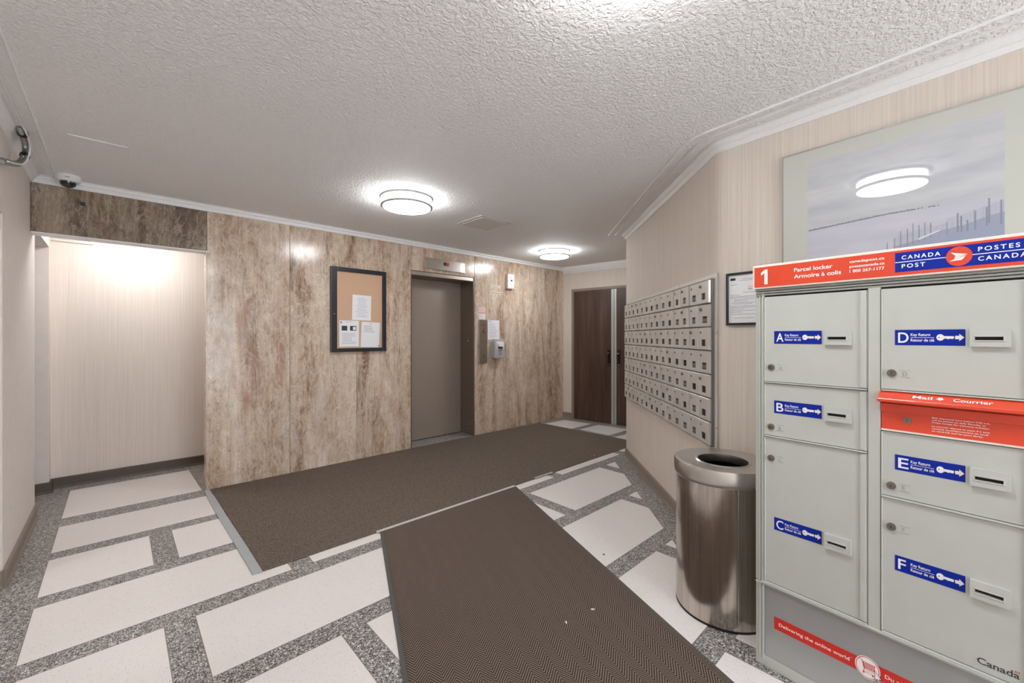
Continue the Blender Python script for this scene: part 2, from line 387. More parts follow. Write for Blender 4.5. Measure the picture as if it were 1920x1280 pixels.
# sweep a (offset into room, z) profile along a plan path; the room lies to the right of travel
def sweep(mb, path, prof, closed_prof=True, ends=True):
    n = len(path); nor = []
    for i in range(n):
        a = Vector(path[max(i-1, 0)]); b = Vector(path[i]); c = Vector(path[min(i+1, n-1)])
        d1 = (b-a).normalized() if i > 0 else (c-b).normalized(); d2 = (c-b).normalized() if i < n-1 else d1
        n1 = Vector((d1.y, -d1.x)); n2 = Vector((d2.y, -d2.x)); m = (n1+n2).normalized(); m /= max(0.3, m.dot(n1)); nor.append(m)
    k = len(prof); vs = []
    for i in range(n):
        for o, z in prof: vs.append((path[i][0]+nor[i].x*o, path[i][1]+nor[i].y*o, z))
    fs = [(i*k+j, i*k+(j+1) % k, (i+1)*k+(j+1) % k, (i+1)*k+j) for i in range(n-1) for j in range(k if closed_prof else k-1)]
    if ends and closed_prof: fs += [tuple(range(k)), tuple(range(n*k-1, (n-1)*k-1, -1))]
    return mb.add(vs, fs)
def fillet(p0, p1, p2, r, n=10):
    a = Vector(p0); b = Vector(p1); c = Vector(p2); u = (a-b).normalized(); w_ = (c-b).normalized()
    ang = u.angle(w_); tl = r/math.tan(ang/2); s = b+u*tl; e = b+w_*tl
    cen = b+(u+w_).normalized()*(r/math.sin(ang/2))
    va = s-cen; vb = e-cen; th = va.angle(vb); sg = 1 if va.x*vb.y-va.y*vb.x > 0 else -1
    out = []
    for i in range(n+1):
        t_ = sg*th*i/n; out.append((cen.x+va.x*math.cos(t_)-va.y*math.sin(t_), cen.y+va.x*math.sin(t_)+va.y*math.cos(t_)))
    return out

# ------------------------------------------------------------------ plan (metres)
YW = 4.509                                  # face of the travertine wall
A0 = (4.2, 2.555); BEND = (2.62, 0.975)     # mailbox wall, 45 degrees
B1 = (BEND[0]-0.0894*4.2, BEND[1]-0.996*4.2)
bend = fillet(A0, BEND, B1, 0.16)
RZ_A = math.atan2(-1, -1); RZ_B = math.atan2(-0.996, -0.0894)
E0 = (5.45, YW); dE = (0.13, -0.9915); RZ_E = math.atan2(dE[1], dE[0])
tE = (YW-2.555)/0.9915; E1 = (E0[0]+dE[0]*tE, 2.555)
right_path = [E1, A0] + bend + [B1]

# ------------------------------------------------------------------ floor
fl = MB(); fl.box(-3.4, 6.2, -3.2, 5.9, -0.1, 0.0)
floor = struct(fl.build('floor', M['terrazzo_grey']), 'terrazzo floor of white panels between grey bands', 'floor')
def clip(poly, a, b, c):                    # keep a*x + b*y <= c
    out = []
    for i in range(len(poly)):
        p = poly[i]; q = poly[(i+1) % len(poly)]; dp = a*p[0]+b*p[1]-c; dq = a*q[0]+b*q[1]-c
        if dp <= 0: out.append(p)
        if (dp < 0 < dq) or (dq < 0 < dp):
            s_ = dp/(dp-dq); out.append((p[0]+(q[0]-p[0])*s_, p[1]+(q[1]-p[1])*s_))
    return out
def area(p): return abs(sum(p[i][0]*p[(i+1) % len(p)][1]-p[(i+1) % len(p)][0]*p[i][1] for i in range(len(p))))/2
def inset(poly, d):
    n = len(poly); out = []
    for i in range(n):
        a = Vector(poly[i-1]); b = Vector(poly[i]); c = Vector(poly[(i+1) % n])
        d1 = (b-a).normalized(); d2 = (c-b).normalized(); n1 = Vector((-d1.y, d1.x)); n2 = Vector((-d2.y, d2.x))
        m = (n1+n2); m = m/max(0.25, (1+n1.dot(n2))); out.append((b.x+m.x*d, b.y+m.y*d))
    return out
def tile(poly):
    if len(poly) < 3 or area(poly) < 0.003: return
    s_ = sum(poly[i][0]*poly[(i+1) % len(poly)][1]-poly[(i+1) % len(poly)][0]*poly[i][1] for i in range(len(poly)))
    if s_ < 0: poly = poly[::-1]
    q = inset(poly, 0.0035); r_ = inset(poly, 0.005); n = len(poly)
    m = MB()
    vs = [(x, y, -0.002) for x, y in poly]+[(x, y, 0.0008) for x, y in poly]+[(x, y, 0.0008) for x, y in q]+[(x, y, 0.0016) for x, y in r_]
    m.cur = 1; m.add(vs, [])
    for k in (0, 1):
        for i in range(n): m.f.append([k*n+i, k*n+(i+1) % n, (k+1)*n+(i+1) % n, (k+1)*n+i]); m.mi.append(1)
    for i in range(n): m.f.append([2*n+i, 2*n+(i+1) % n, 3*n+(i+1) % n, 3*n+i]); m.mi.append(0)
    m.f.append([3*n+i for i in range(n)]); m.mi.append(0)
    m.build('tile', [M['terrazzo_white'], M['zinc']], floor)
LX = -0.305
tile([(LX, 4.545), (0.545, 4.545), (0.530, 5.335), (LX, 5.335)])
for k in range(-4, 8):
    # rows run along the long wall; y0/y1 edges of the row
    y1 = 4.37 - (7-k)*0.6155; y0 = y1-0.505
    if k == 7: y0 = 3.862; y1 = 4.365
    first = 0.16 if k % 2 == 0 else 0.74
    cuts = [first + 1.157*i for i in range(-4, 6)]
    edges = []
    lo = LX
    for c_ in cuts:
        if c_ <= LX+0.05: continue
        edges.append((lo, c_)); lo = c_+0.112
    edges.append((lo, 7))
    for a, b in edges:
        p = [(a, y0), (b, y0), (b, y1), (a, y1)]
        if y1 < 2.6:
            p = clip(p, 1, -1, 1.40) if y0 > 0.75 else clip(p, 1, -0.0894, 2.40)
        else:
            p = clip(p, 1, 0.0, 5.30) if False else clip(p, 0.9915, 0.13, 5.29*0.9915+0.13*4.36)
            if p and y0 < 2.75: p = clip(p, 1, -1, 1.62) if a < 4.1 else clip(p, 0, -1, -2.66)
        if len(p) >= 3: tile(p)

# ------------------------------------------------------------------ walls
mb = MB()
prof = [(0, 0), (0, CEIL), (-0.12, CEIL), (-0.12, 0)]
sweep(mb, right_path, prof)
struct(mb.build('wall_right', M['paper_wall'], smooth=True), 'angled right wall in beige vertical-grain wallpaper', 'wall')
mb = MB(); sweep(mb, [(E0[0], YW+0.25), E0, (E1[0]+dE[0]*0.1, E1[1]+dE[1]*0.1)][1:], prof)
struct(mb.build('wall_end', M['paper_wall']), 'beige papered end wall around the brown double doors', 'wall')
# travertine wall: substrate plus slabs
mb = MB()
ox0, ox1, oz = 2.578, 3.553, 2.16
mb.box(0.574, ox0-0.001, YW+0.02, YW+0.121, 0, CEIL); mb.box(ox0-0.001, ox1+0.001, YW+0.02, YW+0.35, oz+0.001, CEIL); mb.box(ox1+0.001, 5.46, YW+0.02, YW+0.121, 0, CEIL)
mb.box(-0.449, 0.574, YW+0.02, YW+0.121, 2.107, CEIL)
wb = struct(mb.build('wall_back', M['trim_paint']), 'long travertine-clad wall with the elevator', 'wall')
g = 0.0012
def slab(x0, x1, z0, z1, m, y1=YW+0.02):
    MB().box(x0+g, x1-g, YW, y1, z0+g, z1).build('stone_panel', m, wb, bevel=0.0015)
tr = M['trav']
slab(0.572, 1.240, 0, 2.47, tr[0]); slab(1.240, 1.909, 0, 2.47, tr[1]); slab(1.909, 2.578, 0, 2.47, tr[2])
slab(2.578, 3.553, oz, 2.47, tr[0]); slab(3.553, 4.20, 0, 2.47, tr[1]); slab(4.20, 4.84, 0, 2.47, tr[0]); slab(4.84, 5.455, 0, 2.47, tr[2])
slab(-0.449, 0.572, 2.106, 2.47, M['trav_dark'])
MB().box(-0.449, 0.5725, YW-0.0005, YW+0.121, 2.094, 2.1055).build('header_trim', M['crown'], wb, bevel=0.001)
MB().box(0.5665, 0.5735, YW+0.0005, YW+0.122, 0, 2.107).build('end_cap', M['trav'][0], wb)
MB().cyl((-0.19, YW-0.0004, 2.352), (-0.19, YW-0.0012, 2.352), 0.020, seg=4).build('patch', M['ink_dark'], wb)
# alcove and side passage
struct(MB().box(-0.43, 1.7, 5.5, 5.6, 0, 2.45).build('wall_alcove', M['paper_wall_light']), 'bright back wall of the alcove', 'wall')
struct(MB().box(1.6, 1.7, YW+0.122, 5.5, 0, 2.45).build('wall_alcove_right', M['paper_wall_light']))
struct(MB().box(-3.2, -0.43, 5.38, 5.6, 0, 2.45).build('wall_passage', M['paint_wall']), 'narrow grey wall strip at the far left of the alcove', 'wall')
struct(MB().box(-3.2, -0.43, YW+0.22, 5.38, 2.13, 2.45).build('trim_1', M['plaster']))
struct(MB().box(-3.2, 1.7, YW+0.122, 5.6, 2.45, 2.55).build('ceiling_alcove', M['plaster']))
struct(MB().box(-3.3, -3.2, YW, 5.6, 0, 2.45).build('wall_passage_end', M['paint_wall']))
# left side
struct(MB().box(-3.2, -0.45, 3.52, YW+0.22, 0, CEIL).build('wall_left', M['paint_wall'], bevel=0.003), 'smooth pale wall at the left edge', 'wall')
mb = MB(); mb.box(-0.65, -0.45, -3.0, 2.45, 0, CEIL); mb.box(-0.65, -0.45, 2.45, 3.52, 2.015, CEIL)
struct(mb.build('wall_left_front', M['paint_wall']))
mb = MB(); mb.box(-3.2, -0.65, 2.2, 2.35, 0, CEIL); mb.box(-3.3, -3.2, 2.2, 3.52, 0, CEIL)
struct(mb.build('wall_side_room', M['paint_wall']))
mb = MB(); mb.box(-0.65, 0.0, -3.1, -3.0, 0, CEIL); mb.box(2.0, 2.7, -3.1, -3.0, 0, CEIL); mb.box(0.0, 2.0, -3.1, -3.0, 2.3, CEIL)
struct(mb.build('wall_rear', M['paper_wall']))
w1 = at_struct('fill_window_1', (0, -3.05, 0), 0, 'added glazed opening behind the viewer, unseen, for fill daylight', 'window')  # unseen opening, added to let fill daylight into the room
mb = MB()
for x in (0.0, 0.97, 1.94): mb.box(x, x+0.06, -0.03, 0.03, 0.0, 2.3)
mb.box(0.06, 1.94, -0.03, 0.03, 0.0, 0.1); mb.box(0.06, 1.94, -0.03, 0.03, 2.24, 2.3); mb.build('fill_window_frame', M['strip'], w1)
pl = bpy.data.lights.new('fill_daylight_portal', 'AREA'); pl.shape = 'RECTANGLE'; pl.size = 2.0; pl.size_y = 2.3; pl.cycles.is_portal = True  # portal for daylight through the added opening
po = bpy.data.objects.new('fill_daylight_portal', pl); C.objects.link(po); po.location = (1.0, -3.12, 1.15); po.rotation_euler = (PI/2, 0, 0)
struct(MB().box(-3.3, 6.2, -3.1, YW+0.122, CEIL, CEIL+0.1).build('ceiling', M['ceiling']), 'stippled off-white stucco ceiling', 'ceiling')

# crowns, ridges, baseboards
cr = [(0, 2.452), (0.008, 2.452), (0.022, 2.474), (0.020, 2.477), (0.024, 2.480), (0.048, 2.505), (0.050, CEIL), (0, CEIL)]
def crown(name, path, prof=cr): return struct(sweep(MB(), path, prof).build(name, M['crown'], smooth=True))
crown('trim_2', right_path)
crown('trim_3', [E0, E1], [(0, 2.40), (0.008, 2.40), (0.020, 2.425), (0.018, 2.428), (0.045, 2.468), (0.05, 2.49), (0.05, CEIL), (0, CEIL)])
crown('trim_4', [(-0.45, -3.0), (-0.45, YW)])
crown('trim_5', [(-0.45, YW), (5.46, YW)], [(0, 2.452), (0.012, 2.453), (0.014, 2.468), (0.010, 2.472), (0.010, 2.482), (0.022, 2.485), (0.024, 2.496), (0.020, 2.500), (0.030, CEIL), (0, CEIL)])
def ridge(name, path, off):
    pr = [(off-0.0055, CEIL+0.001), (off-0.004, CEIL-0.008), (off, CEIL-0.0105), (off+0.004, CEIL-0.008), (off+0.0055, CEIL+0.001)]
    return struct(sweep(MB(), path, pr).build(name, M['crown'], smooth=True))
ridge('trim_6', right_path[1:], 0.125); ridge('trim_7', right_path[1:], 0.198)
ridge('trim_8', [(-0.45, -3.0), (-0.45, YW-0.05)], 0.072); ridge('trim_9', [(-0.45, -3.0), (-0.45, YW-0.05)], 0.128)
bp = [(0, 0), (0.022, 0), (0.020, 0.012), (0.014, 0.02), (0.014, 0.088), (0.010, 0.094), (0, 0.094)]
def base(name, path, m='baseboard', p=bp): return struct(sweep(MB(), path, p).build(name, M[m]))
base('baseboard_right', right_path[1:])
base('baseboard_end', [E0, (E0[0]+dE[0]*0.155, E0[1]+dE[1]*0.155)])
base('baseboard_alcove', [(-0.415, 5.5), (1.6, 5.5)], 'baseboard_dark')
base('baseboard_passage', [(-3.2, 5.38), (-0.43, 5.38), (-0.43, 5.5)], 'baseboard_dark')
base('baseboard_left', [(-3.2, 3.52), (-0.45, 3.52)] if False else [(-0.45, 3.52), (-0.45, YW+0.22)])
base('baseboard_jamb', [(-1.6, 3.52), (-0.45, 3.52)])

# ------------------------------------------------------------------ elevator (door_1)
e = at_struct('door_1', (0, YW, 0), 0, 'taupe metal elevator door recessed in the travertine wall', 'door')
mb = MB(); d = 0.305
mb.box(ox0-0.001, ox0+0.012, 0.0, d, 0, oz); mb.box(ox1-0.012, ox1+0.001, -0.003, d, 0, oz-0.05); mb.box(ox1-0.022, ox1-0.012, -0.004, 0.02, 0, oz-0.05)
mb.box(ox0+0.012, ox1-0.012, 0.04, d, oz-0.055, oz)
mb.build('door_jamb', M['elev_frame'], e, bevel=0.001)
MB().box(ox0, ox1-0.022, -0.004, 0.04, oz-0.052, oz-0.006).build('door_head', M['elev_head'], e, bevel=0.002)
mb = MB().box(ox0+0.01, ox1+0.02, d, d+0.03, 0.004, oz); mb.build('door_panel', M['elev_door'], e)
MB().box(ox0+0.01, ox1-0.005, d-0.004, d+0.004, 0.0, 0.008).build('door_track', M['black'], e)
MB().cyl((ox1-0.0125, 0.12, 1.30), (ox1-0.016, 0.12, 1.30), 0.012, seg=12).build('key_hole_cover', M['chrome'], e)
mb = MB()
for i in range(26):
    z = random.uniform(0.03, 0.22); y = random.uniform(0.03, 0.26); a = random.uniform(0.003, 0.012)
    mb.add([(ox1-0.0126, y-a, z), (ox1-0.0126, y, z-a*0.6), (ox1-0.0126, y+a, z+a*0.3), (ox1-0.0126, y, z+a*0.5)], [(0, 1, 2, 3)])
o = mb.build('scuff', M['steel'], e); o['label'] = 'pale scuffs at the foot of the jamb'

def wall_thing(name, label, cat, x, z, group=None): return thing(name, label, cat, (x, YW, z), 0, group)
# position indicator
t_ = wall_thing('elevator_indicator', 'stainless floor indicator plate with red digit above the elevator door', 'indicator', 3.072, 2.268)
MB().box(-0.306, 0.306, -0.022, -0.0005, -0.068, 0.068).build('plate', M['steel'], t_, bevel=0.003)
MB().box(-0.035, 0.045, -0.0228, -0.0222, -0.004, 0.038).build('display', M['black'], t_)
mb = MB(); 
for a in ((0.006, 0.012, 0.0, 0.034), (0.030, 0.036, 0.0, 0.034)): flat(mb, [(a[0], a[2]), (a[1], a[2]), (a[1], a[3]), (a[0], a[3])], -0.0232)
flat(mb, [(0.006, 0.030), (0.036, 0.030), (0.036, 0.034), (0.006, 0.034)], -0.0232); flat(mb, [(0.006, 0.015), (0.036, 0.015), (0.036, 0.019), (0.006, 0.019)], -0.0233)
mb.build('digit', M['led'], t_)
# call station
t_ = wall_thing('elevator_call_station', 'tall bronze-grey metal call plate beside the elevator', 'call panel', 3.695, 1.29)
MB().box(-0.070, 0.072, -0.020, -0.0005, -0.300, 0.298).build('plate', M['steel_panel'], t_, bevel=0.003)
MB().box(-0.0745, -0.0705, -0.018, -0.001, -0.300, 0.298).build('plate_edge', M['chrome'], t_)
MB().cyl((0.012, -0.020, 0.180), (0.012, -0.026, 0.180), 0.014, seg=20).build('fire_lamp', M['red_ink'], t_, smooth=True)
o = MB().cyl((0.012, -0.020, 0.138), (0.012, -0.023, 0.138), 0.022, seg=24).build('button_ring', M['black'], t_, smooth=True)
MB().cyl((0, -0.0, 0), (0, -0.006, 0), 0.013, seg=20).build('call_button', M['chrome'], o, smooth=True).location = (0.012, -0.022, 0.138)
mb = MB(); put_text(mb, 'LOBBY', -0.022, 0.222, -0.0204, width=0.06, height=0.010) if False else mb.box(-0.03, 0.04, -0.0206, -0.0201, 0.222, 0.227)
mb.box(-0.022, 0.030, -0.0206, -0.0201, 0.232, 0.236); mb.box(-0.006, 0.030, -0.0206, -0.0201, -0.222, -0.217); mb.box(0.006, 0.016, -0.0206, -0.0201, -0.217, -0.19)
mb.build('engraving', M['ink_dark'], t_)
# papers: sheet with print lines
def paper(name, label, cat, x, z, w_, h_, lines, depth=0.0, tilt=0.0, mat='sheet', ink='ink', extra=None, group=None, y=None):
    t_ = thing(name, label, cat, (x, YW-depth, z), 0, group); t_.rotation_euler = (0, tilt, 0)
    MB().box(0, w_, -0.0012, -0.0002, 0, h_).build('sheet', M[mat], t_)
    mb = MB()
    for (a, b, zz, th) in lines: mb.box(a*w_, b*w_, -0.0016, -0.0013, zz*h_, zz*h_+th)
    mb.build('print', M[ink], t_)
    return t_
def rnd_lines(z0, z1, n, a=0.12, b=0.88, th=0.0035, cen=False):
    out = []
    for i in range(n):
        z = z1-(z1-z0)*i/(max(1, n-1)); w_ = random.uniform(0.5, 1.0)
        if cen: out.append((0.5-(b-a)*w_/2, 0.5+(b-a)*w_/2, z, th))
        else: out.append((a, a+(b-a)*w_, z, th))
    return out
# notice board
t_ = wall_thing('bulletin_board', 'black framed cork notice board on the travertine wall', 'notice board', 1.625, 1.19)
W_, H_ = 0.618, 0.905
mb = MB(); fw = 0.062; fd = 0.038
mb.box(0, fw, -fd, -0.001, 0, H_); mb.box(W_-fw*0.72, W_, -fd, -0.001, 0, H_); mb.box(fw, W_-fw*0.72, -fd, -0.001, 0, 0.040); mb.box(fw, W_-fw*0.72, -fd, -0.001, H_-0.045, H_)
mb.build('frame', M['black_frame'], t_, bevel=0.005, seg=2)
MB().box(0.01, W_-0.01, -0.018, -0.002, 0.01, H_-0.01).build('cork_panel', M['cork'], t_)
MB().cyl((0.030, -fd, 0.405), (0.030, -fd-0.004, 0.405), 0.007, seg=12).build('lock', M['chrome'], t_)
d = 0.0185
def pin(parent, x, z, m='ink_dark'):
    MB().cyl((x, -0.002, z), (x, -0.010, z), 0.004, 0.005, seg=10).build('push_pin', M[m], parent)
p1 = paper('notice_sheet', 'white typed notice pinned highest on the cork board', 'notice', 1.853, 1.536, 0.212, 0.276, rnd_lines(0.14, 0.88, 13, 0.12, 0.88, 0.003, True), d, 0.02)
p2 = paper('notice_sheet', 'notice with two small pictures pinned at lower left of the cork board', 'notice', 1.716, 1.246, 0.212, 0.281, rnd_lines(0.12, 0.5, 8)+[(0.30, 0.6, 0.94, 0.004)], d)
mb = MB(); mb.box(0.024, 0.084, -0.0018, -0.0013, 0.172, 0.224); mb.box(0.114, 0.184, -0.0018, -0.0013, 0.172, 0.224); o = mb.build('picture', M['ink_dark'], p2)
MB().box(0.146, 0.178, -0.0021, -0.0019, 0.180, 0.214).build('picture_inset', M['sheet'], p2)
mb = MB(); mb.box(0.012, 0.026, -0.0018, -0.0013, 0.250, 0.270); mb.build('logo', M['ink'], p2)
p3 = paper('notice_sheet', 'mostly blank white letter pinned at lower right of the cork board', 'notice', 1.948, 1.240, 0.214, 0.280, [(0.42, 0.58, 0.93, 0.004)]+rnd_lines(0.60, 0.84, 6), d, 0.045)
pin(p1, 0.106, 0.266, 'white'); pin(p2, 0.014, 0.262, 'ink_dark'); pin(p3, 0.205, 0.02, 'ink_dark')
# right of the elevator
paper('notice_sheet', 'white letter taped above the hand sanitizer dispenser', 'notice', 3.795, 1.314, 0.213, 0.274, rnd_lines(0.08, 0.82, 11)+[(0.06, 0.3, 0.92, 0.008)])
paper('warning_sticker', 'small pink warning sticker directly above the red one, over the call plate', 'sticker', 3.634, 1.690, 0.106, 0.075, rnd_lines(0.2, 0.8, 4, 0.1, 0.9, 0.004), mat='pink_sheet', ink='ink_pink')
t_ = paper('warning_sticker', 'white and red lettered sticker touching the top of the call plate', 'sticker', 3.636, 1.600, 0.106, 0.084, rnd_lines(0.15, 0.75, 4, 0.1, 0.9, 0.004), mat='sheet', ink='ink_pink')
MB().box(0, 0.106, -0.0018, -0.0013, 0.078, 0.084).build('red_bar', M['red_ink'], t_)
paper('clear_label', 'pale translucent label on the stone, upper of the two', 'label', 3.835, 2.052, 0.200, 0.042, [(0.06, 0.94, 0.55, 0.005), (0.3, 0.7, 0.2, 0.004)], mat='clear', ink='ink')
t_ = paper('clear_label', 'pale label reading No Smoking below the other translucent label', 'label', 3.835, 1.955, 0.200, 0.044, [], mat='clear', ink='ink_dark') if False else thing('clear_label', 'pale label reading No Smoking, lower of the two', 'label', (3.835, YW, 1.955), 0)
MB().box(0, 0.2, -0.0012, -0.0002, 0, 0.044).build('sheet', M['clear'], t_)
put_text(MB(), 'No Smoking', 0.014, 0.014, -0.0016, width=0.17, height=0.018, bold=0.01).build('lettering', M['ink_dark'], t_)
# alarm box
t_ = wall_thing('alarm_box', 'white box with a small black knob high on the travertine wall', 'alarm', 4.185, 2.165)
MB().box(-0.055, 0.075, -0.050, -0.0005, -0.108, 0.108).build('housing', M['white'], t_, bevel=0.006, seg=2)
MB().cyl((0.018, -0.050, 0.012), (0.018, -0.060, 0.012), 0.011, seg=16).build('knob', M['ink_dark'], t_, smooth=True)
MB().box(0.004, 0.010, -0.0525, -0.0495, 0.045, 0.065).build('slot', M['ink'], t_)
# sanitizer dispenser
t_ = wall_thing('sanitizer_dispenser', 'white and grey hand sanitizer dispenser right of the call plate', 'dispenser', 3.94, 1.185)
pr = [(-0.10, -0.12), (-0.085, -0.138), (0.085, -0.138), (0.10, -0.12), (0.10, 0.10), (0.075, 0.135), (-0.075, 0.135), (-0.10, 0.10)]
MB().prism_y(pr, -0.085, -0.001).build('housing', M['grey_plastic'], t_, bevel=0.010, seg=2, smooth=True)
MB().prism_y([(-0.060, -0.02), (0.075, -0.02), (0.075, 0.085), (0.06, 0.10), (-0.05, 0.10), (-0.060, 0.09)], -0.092, -0.080).build('front_cover', M['white'], t_, bevel=0.004)
MB().prism_y([(-0.045, 0.03), (0.06, 0.015), (0.06, 0.07), (-0.045, 0.075)], -0.118, -0.086).build('spout_hood', M['white'], t_, bevel=0.004)
MB().box(-0.035, 0.045, -0.100, -0.088, 0.0, 0.022).build('nozzle_recess', M['ink_dark'], t_)
MB().box(-0.020, 0.040, -0.0875, -0.080, -0.095, -0.030).build('window', M['ink'], t_)
# round ceiling lamps
def lamp(label, x, y, z=CEIL, name='ceiling_lamp', dim=False):
    t_ = thing(name, label, 'lamp', (x, y, z), 0, 'round flush ceiling lamps')
    MB().lathe([(0.0, -0.0002), (0.2135, -0.0002), (0.2135, -0.015), (0.202, -0.017), (0.0, -0.017)], seg=56).build('base_ring', M['nickel'], t_, smooth=True)
    mb = MB(); mb.lathe([(0.193, -0.066), (0.192, -0.082), (0.15, -0.092), (0.08, -0.097), (0.0, -0.099)], seg=56); mb.mat(1).lathe([(0.193, -0.017), (0.193, -0.066)], seg=56); mb.build('diffuser', [M['lamp_dim']]*2 if dim else [M['lamp'], M['lamp_rim']], t_, smooth=True)
    MB().lathe([(0.1935, -0.062), (0.209, -0.062), (0.211, -0.066), (0.211, -0.076), (0.207, -0.079), (0.1935, -0.079)], seg=56, closed=True).build('trim_ring', M['nickel'], t_, smooth=True)
    for k in range(3):
        a = 0.5+2*PI*k/3; MB().cyl((0.206*math.cos(a), 0.206*math.sin(a), -0.012), (0.206*math.cos(a), 0.206*math.sin(a), -0.068), 0.003, seg=8).build('post', M['nickel'], t_)
    return t_
lamp('nearer round ceiling lamp with nickel rings, in the middle of the ceiling', 1.762, 3.146)
lamp('farther round ceiling lamp, near the brown double doors', 4.294, 3.711)
lamp('round ceiling lamp overhead, seen mirrored in the framed print', 1.02, 0.59)
lamp('added round fill lamp behind the viewer, out of view', 0.9, -1.7)  # added out of view to even out the light
lamp('round lamp hidden above the alcove behind the stone header', 0.12, 5.02, 2.45, dim=True)
lamp('added round fill lamp out of view in the side room', -1.7, 2.95)  # another unseen lamp, added as fill from the left
# ceiling vent, hatch, camera
t_ = thing('ceiling_vent_cover', 'square flush painted vent cover on the ceiling between the two lamps', 'vent', (2.717, 3.282, CEIL), 0)
MB().box(-0.2, 0.2, -0.2, 0.2, -0.006, -0.0002).build('flange', M['hatch'], t_, bevel=0.002)
MB().box(-0.165, 0.165, -0.165, 0.165, -0.012, -0.006).build('cover', M['hatch'], t_, bevel=0.003)
t_ = thing('ceiling_hatch', 'faint rectangular access panel in the ceiling above the alcove header', 'hatch', (-0.078, 3.72, CEIL), 0)
MB().box(-0.128, 0.128, -0.245, 0.245, -0.0035, -0.0002).build('panel', M['ceiling'], t_, bevel=0.001)
mb = MB(); mb.box(-0.130, 0.130, -0.2485, -0.2455, -0.0055, -0.0002).box(0.1275, 0.131, -0.2485, 0.02, -0.0065, -0.0002); mb.build('edge_bead', M['crown'], t_)
t_ = thing('security_camera', 'white dome security camera on the ceiling at the top left corner', 'camera', (-0.258, 4.385, CEIL), 0)
MB().lathe([(0, -0.0002), (0.066, -0.0002), (0.067, -0.010), (0.064, -0.038), (0.055, -0.046), (0.046, -0.046), (0, -0.046)], seg=40).build('housing', M['white'], t_, smooth=True)
MB().lathe([(0.045, -0.044)]+[(0.045*math.cos(a), -0.046-0.040*math.sin(a)) for a in [i*PI/2/8 for i in range(1, 9)]], seg=36).build('dome', M['dome'], t_, smooth=True)
MB().box(-0.012, 0.012, -0.0665, -0.062, -0.026, -0.023).build('slot', M['ink_dark'], t_)
# cable bundle
t_ = thing('cable_bundle', 'bundle of grey cables and ribbed conduit strapped below the ceiling', 'cable', (-0.43, 3.6, 2.40), 0)
def spl(pts, n=8):
    out = []
    P = [Vector(p) for p in pts]; P = [P[0]*2-P[1]]+P+[P[-1]*2-P[-2]]
    for i in range(1, len(P)-2):
        for k in range(n):
            t = k/n; a, b, c, d_ = P[i-1:i+3]
            out.append(0.5*((2*b)+(-a+c)*t+(2*a-5*b+4*c-d_)*t*t+(-a+3*b-3*c+d_)*t**3))
    out.append(P[-2]); return out
core = [(0.035, -0.07, 0.105), (0.040, 0.0, 0.085), (0.040, 0.10, 0.065), (0.036, 0.135, 0.03), (0.030, 0.11, -0.02), (0.022, 0.03, -0.075), (0.014, -0.12, -0.12), (0.010, -0.32, -0.17)]
mb = MB(); c_ = spl(core, 26); mb.tube(c_, 0.0115, 10, lambda i: 1.12 if i % 2 else 0.86)
mb.build('conduit', M['conduit'], t_, smooth=False)
for k, (dx, dz, dy) in enumerate([(0.012, 0.016, 0.0), (-0.004, 0.020, 0.01), (0.020, 0.002, -0.008), (0.004, 0.012, 0.018)]):
    mb = MB(); mb.tube(spl([(x+dx, y+dy*0.6-0.012, z+dz*0.7) for x, y, z in core], 10), 0.0045, 8)
    mb.build('cable', M['cable_grey'] if k != 2 else M['sheet'], t_, smooth=True)
for j in (24, 92):
    p = c_[j]; q = (c_[j+1]-c_[j-1]).normalized()
    mb = MB(); mb.cyl(p-q*0.009+Vector((0.004, 0, 0.005)), p+q*0.009+Vector((0.004, 0, 0.005)), 0.021, seg=12); mb.build('strap', M['black'], t_)
# vent plate in alcove
t_ = thing('wall_grille', 'slotted white grille high on the bright alcove wall', 'vent', (-0.30, 5.5, 2.205), 0)
MB().box(-0.14, 0.14, -0.012, -0.0005, 0, 0.19).build('plate', M['plaster'], t_, bevel=0.002)
for k in range(4): MB().box(-0.11, 0.11, -0.020, -0.012, 0.028+k*0.04, 0.036+k*0.04).build('slat', M['hatch'], t_)

